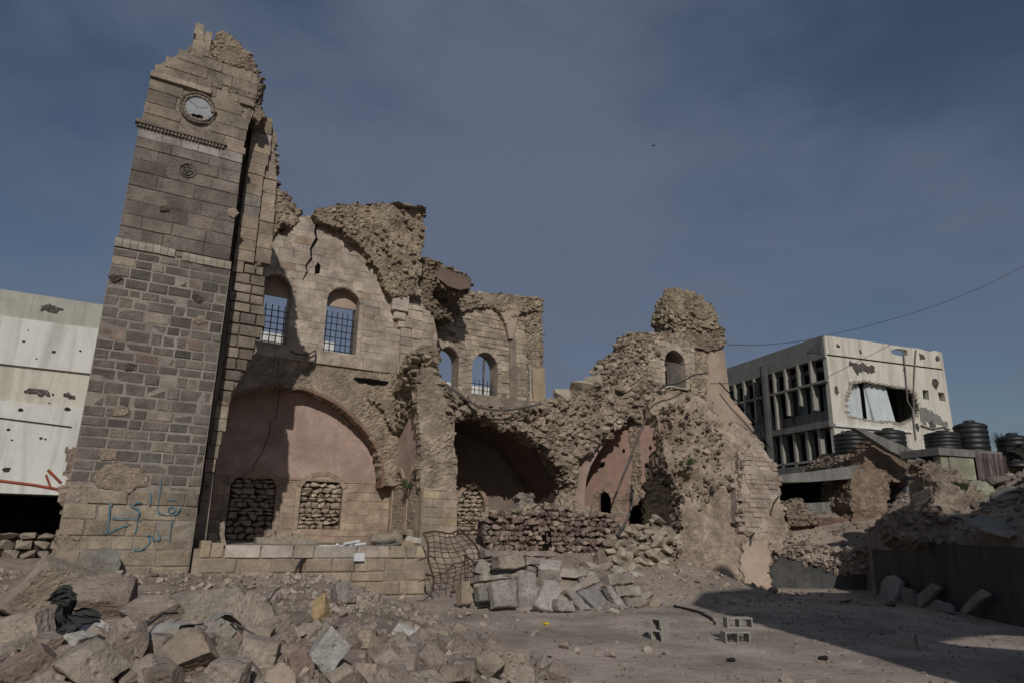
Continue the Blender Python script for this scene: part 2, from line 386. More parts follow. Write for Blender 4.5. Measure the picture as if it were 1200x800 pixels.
def box(mb, c, s, col=(.3, .3, .3), R=None, bev=0.):
    """box centred at c, optionally with chamfered edges"""
    x, y, z = [v / 2 for v in s]
    if bev <= 0:
        V = np.array([(i * x, j * y, k * z) for i in (-1, 1) for j in (-1, 1) for k in (-1, 1)])
        F = np.array([[0, 1, 3, 2], [4, 6, 7, 5], [0, 4, 5, 1], [2, 3, 7, 6], [0, 2, 6, 4], [1, 5, 7, 3]])
        if R is not None: V = V @ np.array(R).T
        mb.add(V + np.array(c), F, col); return
    import bmesh
    bm = bmesh.new(); bmesh.ops.create_cube(bm, size=1)
    for v in bm.verts: v.co = Vector((v.co.x * s[0], v.co.y * s[1], v.co.z * s[2]))
    bmesh.ops.bevel(bm, geom=list(bm.edges), offset=bev, segments=1, affect='EDGES')
    bm.verts.index_update(); V = np.array([v.co[:] for v in bm.verts]); F = [tuple(v.index for v in f.verts) for f in bm.faces]; bm.free()
    if R is not None: V = V @ np.array(R).T
    mb.add(V + np.array(c), F, col)
def fbox(mb, fr, a0, a1, z0, z1, d0, d1, col=(.3, .3, .3)):
    P = [(a, z, d) for a in (a0, a1) for d in (d0, d1) for z in (z0, z1)]; P = np.array(P)
    V = fr.w(P[:, 0], P[:, 1], P[:, 2]); mb.add(V, np.array([[0, 1, 3, 2], [4, 6, 7, 5], [0, 4, 5, 1], [2, 3, 7, 6], [0, 2, 6, 4], [1, 5, 7, 3]]), col)
def tube(mb, pts, r, col=(.1, .1, .1), n=6, caps=True):
    P = [np.array(p, float) for p in pts]; V = []; m = len(P)
    rr = r if hasattr(r, '__len__') else [r] * m
    for i, p in enumerate(P):
        t = P[min(i + 1, m - 1)] - P[max(i - 1, 0)]; t /= np.linalg.norm(t) + 1e-9
        a = np.array([0, 0, 1.]) if abs(t[2]) < .9 else np.array([1., 0, 0]); e1 = np.cross(t, a); e1 /= np.linalg.norm(e1); e2 = np.cross(t, e1)
        for k in range(n): an = 6.2832 * k / n; V.append(p + rr[i] * (math.cos(an) * e1 + math.sin(an) * e2))
    F = [(i * n + k, i * n + (k + 1) % n, (i + 1) * n + (k + 1) % n, (i + 1) * n + k) for i in range(m - 1) for k in range(n)]
    if caps: F += [tuple(range(n))[::-1], tuple((m - 1) * n + k for k in range(n))]
    mb.add(np.array(V), F, col)
def loft(mb, A, B, nv=8, col=(.3, .3, .3), amp=0., sc=1.5, sub=4, n=None):
    """surface between polylines A and B (world points), optional roughness"""
    def res(P, k):
        P = np.array(P, float); L_ = np.concatenate([[0], np.cumsum(np.linalg.norm(np.diff(P, axis=0), axis=1))]); t = np.linspace(0, L_[-1], k)
        return np.stack([np.interp(t, L_, P[:, i]) for i in range(3)], 1)
    k = n or len(A) * sub; a = res(A, k); b = res(B, k); T = np.linspace(0, 1, nv)[:, None, None]
    G = (a[None] * (1 - T) + b[None] * T).reshape(-1, 3)
    if amp: G = G + amp * np.stack([fbm(G * sc + 3, 3), fbm(G * sc + 13, 3), fbm(G * sc + 23, 3)], 1)
    i, j = np.meshgrid(np.arange(nv - 1), np.arange(k - 1), indexing='ij'); q = (i * k + j).ravel()
    mb.add(G, np.stack([q, q + 1, q + k + 1, q + k], 1), col)
def archhole(x0, x1, z0, zs, zt, n=8, point=.0):
    c = (x0 + x1) / 2; r = (x1 - x0) / 2; P = [(x0, z0), (x1, z0), (x1, zs)]
    for i in range(1, 2 * n):
        t = math.pi * i / (2 * n); x = c + r * math.cos(t); s = math.sin(t) ; s = s * (1 - point) + point * (1 - abs(math.cos(t)))
        P.append((x, zs + (zt - zs) * s))
    P.append((x0, zs)); return P
def voussoirs(mb, fr, curve, wid, step, d0, col, cv=.15, th=.25, joint=.01, ragged=0.):
    C = np.array(curve, float); L_ = np.concatenate([[0], np.cumsum(np.linalg.norm(np.diff(C, axis=0), axis=1))]); n = max(2, int(L_[-1] / step))
    t = np.linspace(0, L_[-1], n + 1); P = np.stack([np.interp(t, L_, C[:, i]) for i in (0, 1)], 1)
    T = np.gradient(P, axis=0); T /= np.linalg.norm(T, axis=1)[:, None]; Nn = np.stack([T[:, 1], -T[:, 0]], 1)
    for i in range(n):
        w_ = wid * (1 + random.uniform(-ragged, ragged)); q0 = P[i] + T[i] * joint / 2; q1 = P[i + 1] - T[i + 1] * joint / 2
        pts = [q0, q1, q1 + Nn[i + 1] * w_, q0 + Nn[i] * w_]; cc = jit(col, cv); dd = d0 + random.uniform(-.012, .012)
        ctr = sum(pts) / 4; V = []
        for dz, k in ((dd - th, 1), (dd - .02, 1), (dd, .9)):
            for p in pts: q = ctr + (p - ctr) * k; V.append(fr.w(q[0], q[1], dz)[0])
        a = np.cross(pts[1] - pts[0], pts[3] - pts[0]); F = [[8, 9, 10, 11]] + [[k, (k + 1) % 4, 4 + (k + 1) % 4, 4 + k] for k in range(4)] + [[4 + k, 4 + (k + 1) % 4, 8 + (k + 1) % 4, 8 + k] for k in range(4)]
        if a < 0: F = [f[::-1] for f in F]
        mb.add(np.array(V), np.array(F), cc)
def grille(mb, fr, x0, x1, z0, z1, d, nx, nz, r=.022, col=(.02, .02, .03), spike=.0):
    for i in range(nx):
        x = x0 + (x1 - x0) * (i + .5) / nx; b = random.uniform(-.02, .02)
        tube(mb, [fr.w(x, z0, d)[0], fr.w(x + b, (z0 + z1) / 2, d + b)[0], fr.w(x, z1 + spike, d)[0]], r, col, 5)
    for j in range(nz):
        z = z0 + (z1 - z0) * (j + .5) / nz; tube(mb, [fr.w(x0, z, d)[0], fr.w(x1, z, d)[0]], r * .9, col, 5)

# colours (real-world base values)
C_TOW = (.235, .198, .165); C_TOWL = (.36, .31, .255); C_HALL = (.44, .37, .30); C_RUB = (.30, .24, .18); C_WARM = (.38, .29, .20)
C_PINK = (.40, .285, .235); C_ROCK = (.37, .31, .255); C_MORT = (.33, .28, .225)
# ================================================================ GROUND
def gz(x, y):
    x = np.atleast_1d(np.asarray(x, float)); y = np.atleast_1d(np.asarray(y, float))
    P = np.stack([x, y, np.zeros_like(x)], 1)
    xb = np.interp(y, [0, 6, 9.2, 14, 20, 24], [4.2, 5.6, 6.6, 7.3, 8.6, 9.4])
    m = sstep(0, 3.6, xb - x)                                    # rubble heap in the foreground left
    z = m * (.85 + .25 * sstep(16, 9, y) + .35 * fbm(P * .28 + 4, 3))
    ap = sstep(9.6, 12.2, x) * sstep(24.5, 20.5, x) * np.clip((y - 17.6) / 7.5, 0, 1) ** .9 * 1.9     # debris apron before the arch
    z = np.maximum(z, ap)
    # behind the grey retaining wall, and the slope behind the dark street wall
    d1 = ((x - 26.2) * 2.7 + (y - 22.4) * 2.7) / 3.82 - .25       # distance behind line (26.2,22.4)-(28.9,19.7)
    z = np.maximum(z, np.where((d1 > 0) & (x > 24.9), 1.25 + np.clip(d1, 0, 6) * .42, 0) * sstep(0, .3, d1))
    d2 = ((x - 27.8) * 8.2 - (y - 18.0) * 6.5) / 10.46 - .35      # right of the line (21.3,9.8)-(27.8,18)
    z2 = 2.25 + np.clip(d2, 0, 5) * .52 + .25 * fbm(P * .6 + 8, 3) * sstep(0, 2, d2)
    z = np.maximum(z, np.where(d2 > 0, z2, 0) * sstep(0, .15, d2) * sstep(19.6, 18.4, y - np.clip(x - 27.8, 0, 20) * .35))
    z = z + .05 * fbm(P * .9, 4) + .02 * fbm(P * 4.2, 3) + m * .07 * fbm(P * 2.5, 3)
    return z
def gz1(x, y): return float(gz(x, y)[0])
def hit(px, py, lift=0.):
    """world point where the sight line through a pixel meets the ground"""
    r = pray(px, py); t = np.linspace(3, 60, 3000) / np.linalg.norm(r); P = EYE[None] + t[:, None] * r[None]
    k = np.nonzero(P[:, 2] < gz(P[:, 0], P[:, 1]))[0]
    p = P[k[0]] if len(k) else P[-1]
    return np.array([p[0], p[1], gz1(p[0], p[1]) + lift])
def sheet(x0, x1, y0, y1, st):
    nx, ny = int((x1 - x0) / st) + 1, int((y1 - y0) / st) + 1
    X, Y = np.meshgrid(np.linspace(x0, x1, nx), np.linspace(y0, y1, ny), indexing='ij'); X = X.ravel(); Y = Y.ravel()
    Z = gz(X, Y); i, j = np.meshgrid(np.arange(nx - 1), np.arange(ny - 1), indexing='ij'); q = (i * ny + j).ravel()
    return np.stack([X, Y, Z], 1), np.stack([q, q + ny, q + ny + 1, q + 1], 1)
mb = MB(); V, F = sheet(-9, 48, -6, 34, .16)
cg = np.array((.41, .345, .29))[None] * (1 + .35 * fbm(V * .35 + 5, 4) + .25 * fbm(V * 1.4 + 9, 4))[:, None]; mm = sstep(.25, .7, V[:, 2])[:, None]; cg = cg * (1 - mm) + mm * np.array((.34, .275, .22)); mb.add(V, F, cg)
g = struct(mb.build('ground', mGround, smooth=True))
mb = MB(); V = np.array([[-900, -900, -.12], [900, -900, -.12], [900, 900, -.12], [-900, 900, -.12]]); mb.add(V, [(0, 1, 2, 3)], (.28, .235, .19))
struct(mb.build('surrounding_ground', mGround))
# gravel and crumbs of masonry, uncountable
mb = MB()
def scatter(n, x0, x1, y0, y1, s, dens=None, col=C_ROCK):
    k = 0
    XY = rng.uniform((x0, y0), (x1, y1), (n * 3, 2)); Z = gz(XY[:, 0], XY[:, 1])
    for (x, y), z in zip(XY, Z):
        if k >= n: break
        if dens and random.random() > dens(x, y): continue
        q = s[0] * (s[1] / s[0]) ** (random.random() ** 2.2)
        stone(mb, (x, y, z + q * .12), (q, q * random.uniform(.6, 1), q * random.uniform(.4, .8)), jit(col, .35, .07), ROCKS, .8); k += 1
def mound_d(x, y): return .15 + .85 * float(sstep(0, 3, np.interp(y, [0, 9, 22], [5, 7.4, 9.4]) - x))
scatter(7000, -2.5, 9.8, 5, 22, (.025, .27), mound_d)
scatter(4200, 4, 24, 6, 20, (.012, .11), None, (.30, .25, .2))
scatter(1500, 10.5, 23, 17, 25, (.04, .24), None)
scatter(3000, 22, 36, 7, 24, (.06, .42), lambda x, y: 1. if gz1(x, y) > 1.1 else .08, (.27, .22, .18))
stuff(mb.build('gravel', mRock), 'pale gravel and crumbs of broken masonry strewn over the earth', 'gravel')

# ================================================================ CLOCK TOWER
TW = FY(22); tower = thing('clock_tower', 'tall square stone clock tower with broken top, round dial and blue Arabic graffiti', 'tower', (.75, 22, 0))
XL, XR = -.85, 2.38
mb = MB(); ZL = 10.1; ZC = 14.0
low = [(XL, -.3), (XR, -.3), (XR, ZL), (XL + .02, ZL)]
slab(mb, TW, low, d=.004, th=1.6, col=(.31, .275, .235))
up = [(XL + .06, ZL), (XR - .06, ZL), (XR - .10, ZC), (XL + .07, ZC)]
slab(mb, TW, up, d=-.03, th=1.5, col=(.27, .235, .19))
toppx = [(167, 138), (177, 87), (185, 76), (225, 54), (240, 49), (252, 52), (262, 52), (285, 62), (299, 76), (303, 100), (298, 130), (290, 150), (284, 181), (283, 181)]
top = TW.pxs(toppx); top = [(XL + .1, ZC)] + top[:-2] + [(XR - .12, ZC)]
slab(mb, TW, top, d=-.05, th=1.4, col=(.30, .255, .20))
mb.build('mortar_core', mMortar, tower)
mb = MB()
ashlar(mb, TW, [(XL, 3.2), (XR, 3.2), (XR, ZL), (XL, ZL)], row=.31, rowv=.22, w=(.28, .72), joint=.045, out_=.018, depv=.014, ch=.02, col=(.168, .146, .124), cv=.24, hv=.05,
       odd=((.29, .25, .2), (.26, .2, .16), (.12, .11, .1)), back=-.2)
ashlar(mb, TW, [(XL - .03, -.3), (XR, -.3), (XR, 3.2), (XL - .03, 3.2)], row=.42, rowv=.15, w=(.5, 1.1), joint=.022, out_=.03, depv=.03, ch=.03, col=(.33, .275, .205), cv=.2,
       odd=((.36, .28, .19), (.27, .24, .2)), back=-.2)
ashlar(mb, TW, [(XL + .06, ZL + .12), (XR - .06, ZL + .12), (XR - .10, ZC - .35), (XL + .07, ZC - .35)], row=.43, rowv=.16, w=(.5, 1.15), joint=.014, out_=.0, depv=.02, ch=.014,
       col=(.205, .175, .147), cv=.24, odd=((.30, .25, .19), (.16, .15, .13)), back=-.2)
ashlar(mb, TW, [(XL + .07, ZC - .36), (XR - .10, ZC - .36), (XR - .1, ZC - .01), (XL + .07, ZC - .01)], row=.36, rowv=0, w=(.5, .9), joint=.012, out_=.01, depv=.008, ch=.01,
       col=(.34, .31, .28), cv=.15, back=-.2)
mb.build('shaft_masonry', mTower, tower)
# belfry stage with the dial
cx, cz = TW.px(232, 127); 
mb = MB(); hole = TW.pxs([(250, 102), (262, 98), (278, 104), (291, 108), (294, 122), (289, 133), (281, 127), (272, 118), (256, 112)])
dial = [(cx + .64 * math.cos(t), cz + .64 * math.sin(t)) for t in np.linspace(0, 6.2832, 25)[:-1]]
zb = TW.px(240, 96)[1]
stage = [(XL + .1, ZC + .02), (XR - .12, ZC + .02)] + TW.pxs([(299, 112), (303, 100)]) + TW.pxs([(177, 87)])
ashlar(mb, TW, stage, [hole, dial], row=.42, rowv=.18, w=(.5, 1.2), joint=.012, out_=-.02, depv=.014, ch=.012, col=(.27, .225, .175), cv=.16, odd=((.34, .28, .21), (.2, .175, .15)), back=-.2)
ashlar(mb, TW, TW.pxs([(177, 87), (185, 76), (225, 54), (290, 84), (302, 100), (303, 103), (298, 112)]), [hole], row=.4, rowv=.1, w=(.6, 1.4), joint=.012, out_=.0, depv=.02, ch=.015, col=(.32, .265, .205), cv=.16, back=-.2)
mb.build('belfry_masonry', mTower, tower)
mb = MB(); band = TW.pxs([(176, 88), (178, 82), (300, 105), (299, 113)])
for i in range(7):
    t0, t1 = i / 7, (i + 1) / 7
    if i in (4, 5): continue
    q = [(band[0][0] + (band[3][0] - band[0][0]) * t0 + .005, band[0][1]), (band[0][0] + (band[3][0] - band[0][0]) * t1 - .005, band[0][1])]
    if i == 6: mb.build('upper_moulding', mStone, tower); mb = MB()
    fbox(mb, TW, q[0][0], q[1][0], band[0][1] - .06, band[0][1] + .12, -.15, .09 + random.uniform(-.01, .01), jit((.37, .31, .24), .1))
mb.build('upper_moulding', mStone, tower)
mb = MB()
for i in range(16):                                                   # moulded ledge between the two lower stages
    a0 = XL + (XR - XL) * i / 16; 
    if i == 8: mb.build('stone_ledge', mStone, tower); mb = MB(); continue
    c = jit((.36, .32, .26), .12); z0 = ZL + random.uniform(-.01, .01) - (.06 if i > 8 else 0)
    P = [(a0 + .006, z0 - .12, .06), (a0 + (XR - XL) / 16 - .006, z0 - .12, .06), (a0 + .006, z0 + .02, .07), (a0 + (XR - XL) / 16 - .006, z0 + .02, .07), (a0 + .006, z0 + .16, .0), (a0 + (XR - XL) / 16 - .006, z0 + .16, .0), (a0 + .006, z0 - .12, -.1), (a0 + (XR - XL) / 16 - .006, z0 - .12, -.1)]
    P = np.array(P); mb.add(TW.w(P[:, 0], P[:, 1], P[:, 2]), [(0, 1, 3, 2), (2, 3, 5, 4), (6, 7, 1, 0), (0, 2, 4, 6), (1, 7, 5, 3)], c)
mb.build('stone_ledge', mStone, tower)
# cornice with dentils
mb = MB(); xe = TW.px(265, 172)[0]
fbox(mb, TW, XL - .05, xe, ZC + .07, ZC + .17, -.1, .13, (.24, .2, .16))
fbox(mb, TW, XL, xe, ZC - .02, ZC + .07, -.1, .05, (.2, .17, .14))
n = 26
for i in range(n):
    a = XL - .03 + (xe - XL) * i / n
    if random.random() < .08: continue
    fbox(mb, TW, a, a + (xe - XL) / n * .55, ZC - .04, ZC + .068, .0, .10, jit((.25, .21, .17), .15))
fbox(mb, TW, xe + .01, XR - .05, ZC - .02, ZC + .2, -.1, .04, (.40, .31, .25))
mb.build('cornice', mTower, tower)
# dial: carved ring, face, numerals and hands
mb = MB(); voussoirs(mb, TW, [(cx + .56 * math.cos(t), cz + .56 * math.sin(t)) for t in np.linspace(-.9, -.9 - 6.2832 * .86, 40)][::-1], -.17, .16, .07, (.30, .25, .20), .12, .2, .006)
ring = mb.build('dial_surround', mTower, tower)
mb = MB(); V = [TW.w(cx + .49 * math.cos(t), cz + .49 * math.sin(t), .075)[0] for t in np.linspace(0, 6.2832, 40)]; tube(mb, V, .026, (.13, .11, .09), 5)
mb.build('ring_moulding', mTower, tower)
mb = MB(); m = 40; V = [TW.w(cx + .47 * math.cos(6.2832 * i / m), cz + .47 * math.sin(6.2832 * i / m), d)[0] for d in (.015, -.05) for i in range(m)]
mb.add(V, [tuple(range(m))] + [(i, (i + 1) % m, m + (i + 1) % m, m + i)[::-1] for i in range(m)], (.4, .4, .4)); face = mb.build('clock_face', mDial, tower)
mb = MB()
for i in range(12):
    t = 6.2832 * i / 12; p = np.array([cx + .37 * math.cos(t), cz + .37 * math.sin(t)]); q = np.array([cx + .43 * math.cos(t), cz + .43 * math.sin(t)])
    if i in (9, 10): continue
    tube(mb, [TW.w(p[0], p[1], .02)[0], TW.w(q[0], q[1], .02)[0]], .009, (.1, .1, .1), 4)
for t, l_ in ((.35, .3), (2.6, .33)):
    tube(mb, [TW.w(cx, cz, .03)[0], TW.w(cx + l_ * math.cos(t), cz + l_ * math.sin(t), .03)[0]], .005, (.1, .1, .1), 4)
mb.build('clock_marks', mIron, face)
mb = MB(); P = [(cx - .2, cz - .33), (cx - .1, cz - .24), (cx - .02, cz - .27), (cx + .06, cz - .22), (cx + .2, cz - .26), (cx + .17, cz - .36), (cx + .03, cz - .40), (cx - .08, cz - .38)]
slab(mb, TW, P, d=.02, th=.03, col=(.02, .02, .02)); mb.build('shell_hole', mVoid, face)
# rough core exposed in the hole and on top
mb = MB(); rubble(mb, TW, hole, res=.04, size=.14, amp=.10, big=.06, th=.1, d=-.12, col=(.36, .30, .24), edge=.03)
rt = TW.pxs([(250, 68), (250, 47), (256, 42), (262, 38), (268, 40), (276, 46), (284, 56), (290, 62), (300, 74), (302, 84), (292, 82), (270, 74)])
rubble(mb, TW, rt, res=.05, size=.2, amp=.09, big=.1, th=1.1, d=-.03, col=(.36, .29, .215), edge=.06)
rr = TW.pxs([(298, 78), (306, 88), (309, 100), (305, 118), (312, 136), (304, 140), (296, 130), (300, 105)])
rubble(mb, TW, rr, res=.05, size=.18, amp=.14, big=.1, th=1.0, d=-.12, col=(.28, .225, .17), edge=.06)
edge_stones(mb, TW, TW.pxs([(250, 44), (262, 38), (276, 46), (290, 64), (301, 76), (308, 92), (306, 118)]), .16, (.1, .24), .9, (.3, .245, .185), d0=-.1)
mb.build('exposed_core', mRubble, tower)
mb = MB()
for (x0, y0, x1, y1, cc) in ((229, 30, 240, 40, (.36, .30, .23)), (230, 40, 240, 51, (.33, .27, .2)), (226, 51, 241, 66, (.40, .33, .25)), (240.6, 39, 249.5, 67, (.31, .26, .2))):
    a0, z0 = TW.px(x0, y1); a1, z1 = TW.px(x1, y0); a0b = TW.px(x0, y0)[0]
    block(mb, TW, min(a0, a0b), a1, z0, z1, 0, .03, .02, cc, back=-.45)
mb.build('finial_stone', mTower, tower)
# carved rosette
rx_, rz_ = TW.px(220, 200); mb = MB()
for r0 in (.235, .15): tube(mb, [TW.w(rx_ + r0 * math.cos(t), rz_ + r0 * math.sin(t), .01)[0] for t in np.linspace(0, 6.2832, 20)], .026, (.15, .135, .12), 5)
for k in range(6): tube(mb, [TW.w(rx_, rz_, .02)[0], TW.w(rx_ + .15 * math.cos(k * 1.047), rz_ + .15 * math.sin(k * 1.047), .01)[0]], .024, (.16, .14, .125), 4)
mb.build('carved_rosette', mTower, tower)
# shell scars: rough craters
for (x, y, r) in ((231, 350, 5), (234, 375, 6), (136, 326, 5), (152, 430, 4), (142, 482, 7), (163, 562, 8), (125, 533, 8), (192, 245, 4), (140, 560, 18), (272, 250, 6)):
    a, z = TW.px(x, y); mb = MB(); rr_ = r * .026; k = [(a + rr_ * random.uniform(.7, 1.2) * math.cos(t) * 1.25, z + rr_ * random.uniform(.7, 1.2) * math.sin(t)) for t in np.linspace(0, 6.2832, 11)[:-1]]
    rubble(mb, TW, k, res=.03, size=.1, amp=.03, big=.015, th=.06, d=.035, col=(.36, .29, .225) if r > 5 else (.10, .085, .07), edge=.02, cv=.3)
    mb.build('shell_scar', mRubble, tower)
# crumbled lower left corner
mb = MB(); rubble(mb, TW, TW.pxs([(64, 700), (67, 640), (73, 570), (80, 520), (112, 518), (116, 545), (98, 570), (106, 610), (90, 640), (96, 700)]), res=.05, size=.25, amp=.045, big=.05, th=.2, d=-.03, col=(.33, .27, .205), edge=.08, cv=.35)
mb.build('crumbled_corner', mRubble, tower)
# graffiti strokes
G = [[(193, 345), (192, 400), (190, 450), (185, 492), (165, 500), (164, 486)], [(200, 425), (240, 430), (290, 428), (345, 440)], [(432, 235), (428, 300), (422, 350), (414, 375), (422, 402), (450, 412), (500, 410), (524, 385), (524, 360), (505, 342), (480, 338), (458, 348)],
     [(470, 398), (468, 382), (482, 370), (496, 378), (495, 395), (480, 403), (470, 398)], [(350, 352), (305, 358), (288, 368), (320, 378), (335, 400), (322, 430), (322, 470), (310, 500)], [(386, 308), (385, 352), (378, 372)],
     [(488, 425), (478, 470), (470, 545)], [(300, 576), (335, 575), (365, 560), (385, 532), (372, 512), (376, 502), (392, 510), (400, 535)], [(425, 495), (428, 528), (405, 528)], [(552, 398), (556, 408)], [(205, 350), (200, 372)], [(180, 500), (240, 470), (300, 452)]]
mb = MB()
for st in G:
    q = [TW.px(x / 4 + 80, y / 4 + 500) for x, y in st]; q = np.array(q)
    t = np.linspace(0, len(q) - 1, (len(q) - 1) * 6 + 1); A = np.interp(t, range(len(q)), q[:, 0]); Z = np.interp(t, range(len(q)), q[:, 1])
    A = np.convolve(np.pad(A, 2, 'edge'), np.ones(5) / 5, 'valid'); Z = np.convolve(np.pad(Z, 2, 'edge'), np.ones(5) / 5, 'valid')
    T = np.stack([np.gradient(A), np.gradient(Z)], 1); T /= np.linalg.norm(T, axis=1)[:, None] + 1e-9; w_ = .017 * (1 + .3 * np.sin(t * 2.1))
    l0 = TW.w(A - T[:, 1] * w_, Z + T[:, 0] * w_, np.full(len(A), .078)); l1 = TW.w(A + T[:, 1] * w_, Z - T[:, 0] * w_, np.full(len(A), .078)); k = len(A)
    mb.add(np.concatenate([l0, l1]), [(i, i + 1, k + i + 1, k + i) for i in range(k - 1)])
mb.build('graffiti', mBlue, tower, 'blue spray painted Arabic letters')
# buttress right of the tower face: a set-back strip, lit, behind a shadow gap
FB = FY(22.9); mb = MB()
pl = FB.pxs([(297, 142), (319, 140), (325, 208), (324, 225), (318, 306), (306, 306), (311, 335), (309, 386), (300, 400), (302, 410), (290, 425), (284, 440), (275, 455), (268, 470), (262, 510), (258, 530), (252, 548), (240, 650)]) + [FB.px(226, 650), (FB.px(270, 330)[0], FB.px(270, 330)[1])]
slab(mb, FB, pl, d=-.12, th=1.0, col=(.3, .25, .2)); slab(mb, FB, FB.pxs([(280, 150), (302, 138), (300, 320), (280, 330), (262, 500), (236, 700), (205, 700), (240, 450), (264, 310)]), d=-.45, th=.6, col=(.2, .17, .14)); mb.build('buttress_core', mMortar, tower)
mb = MB()
ashlar(mb, FB, FB.pxs([(297, 142), (319, 140), (317, 182), (309, 205), (297, 310), (272, 318)]), row=.42, rowv=.1, w=(.5, .62), joint=.01, out_=.06, depv=.03, ch=.012, col=(.34, .275, .205), cv=.16, odd=((.46, .41, .36), (.26, .23, .2)), back=-.3)
ashlar(mb, FB, FB.pxs([(310, 205), (325, 208), (324, 225), (318, 306), (299, 306)]), row=.5, rowv=.1, w=(.5, .62), joint=.012, out_=-.04, depv=.03, ch=.012, col=(.35, .285, .215), cv=.15, odd=((.48, .43, .38),), back=-.4)
ashlar(mb, FB, FB.pxs([(274, 318), (298, 308), (306, 306), (311, 335), (309, 386), (300, 400), (302, 410), (290, 425), (284, 440), (275, 455), (268, 470), (255, 470)]), row=.36, rowv=.1, w=(.35, .7), joint=.045, out_=.0, depv=.02, ch=.015, col=(.25, .21, .165), cv=.22, back=-.3, rag=.05)
ashlar(mb, FB, FB.pxs([(255, 470), (268, 470), (262, 510), (258, 530), (248, 560), (228, 650), (222, 650)]), row=.4, rowv=.1, w=(.3, .5), joint=.02, out_=.0, depv=.03, ch=.015, col=(.34, .28, .21), cv=.2, back=-.3, rag=.05)
mb.build('buttress_masonry', mTower, tower)
mb = MB()
rubble(mb, FB, FB.pxs([(317, 140), (324, 158), (322, 170), (328, 178), (322, 205), (332, 222), (340, 238), (352, 252), (338, 262), (316, 268), (318, 306), (324, 225), (325, 208), (313, 190)]), res=.06, size=.22, amp=.11, big=.12, th=.9, d=-.22, col=(.34, .275, .205), edge=.08)
edge_stones(mb, FB, FB.pxs([(318, 142), (324, 160), (323, 175), (328, 182), (324, 205), (333, 222), (342, 240), (352, 252)]), .2, (.14, .3), .7, (.3, .245, .185), d0=-.2)
mb.build('buttress_rubble', mRubble, tower)
# ================================================================ RUINED HALL
hall = thing('ruined_hall', 'long ruined two storey limestone palace with open vaults, arched windows and collapsed roof', 'ruin', (12, 27, 0))
H1 = FY(29)
# --- bay one, upper wall
w1 = archhole(4.35, 5.72, 9.52, 11.9, 12.62, 7, .15); w2 = archhole(7.25, 8.72, 9.55, 11.9, 12.55, 7, .15)
upw = [(2.6, 8.95), (11.75, 8.95), (11.75, 12.2)] + H1.pxs([(482, 345), (457, 348), (447, 322), (427, 293), (399, 272), (374, 258), (362, 253), (350, 257), (330, 262), (317, 272)]) + [(2.6, 14.4)]
mb = MB(); slab(mb, H1, upw, [w1, w2], d=-.02, th=.95, col=(.36, .3, .235)); mb.build('upper_wall_core', mMortar, hall)
mb = MB(); ashlar(mb, H1, [(2.6, 9.5), (10.75, 9.5), (10.75, 12.2)] + upw[4:], [archhole(4.2, 5.9, 9.5, 11.9, 12.85, 7, .15), archhole(7.05, 8.95, 9.5, 11.9, 12.8, 7, .15)], row=.3, rowv=.25, w=(.28, .8), joint=.007, out_=.005, depv=.006, ch=.006, col=C_HALL, cv=.14, hv=.05, odd=((.36, .27, .2), (.45, .38, .3), (.3, .25, .2)), back=-.1)
for x0, x1 in ((4.35, 5.72), (7.25, 8.72)):
    c = archhole(x0, x1, 9.5, 11.9, 12.6, 7, .15); voussoirs(mb, H1, [c[i] for i in range(2, len(c))], .17, .22, .018, (.40, .33, .26), .12, .2, .008)
    for zz in np.arange(9.5, 11.8, .4):
        for (a, b) in ((x0 - .2, x0 - .004), (x1 + .004, x1 + .2)): block(mb, H1, a, b, zz + .005, min(11.9, zz + .395), 0, .02, .01, jit(C_HALL, .12), back=-.15)
mb.build('upper_wall', mStone, hall)
mb = MB()                                                              # plain sill course
x = 2.6
while x < 10.9:
    w_ = random.uniform(.9, 1.6); w_ = min(w_, 10.9 - x)
    block(mb, H1, x + .004, x + w_ - .004, 8.93, 9.5, 0, .06, .02, jit((.42, .345, .275), .08), back=-.1); x += w_
mb.build('sill_course', mStone, hall)
for x0, x1, lab in ((4.35, 5.72, 0), (7.25, 8.72, 1)):
    wt = MB(); fbox(wt, H1, x0 - .05, x1 + .05, 9.44, 9.53, -.5, .075, (.43, .36, .29)); wo = wt.build('window', mStone, hall, 'upper arched window with rusty grid of bars')
    g_ = MB(); grille(g_, H1, x0 + .02, x1 - .02, 9.54, 11.35 if lab else 11.2, -.38, 6 if lab else 5, 6, .024, spike=.12); g_.build('iron_grille', mIron, wo)
    g_ = MB(); c = archhole(x0 + .01, x1 - .01, 9.5, 11.9, 12.6, 7, .15)[2:]; dd = [H1.w(a, z, -.78)[0] for a, z in c]
    lun = [(x0 + .02, 11.75), (x1 - .02, 11.75)] + archhole(x0 + .02, x1 - .02, 9.5, 11.9, 12.58, 7, .15)[2:]
    slab(g_, H1, lun, d=-.5, th=.1, col=(.4, .34, .27)); g_.build('tympanum', mPlaster, wo)
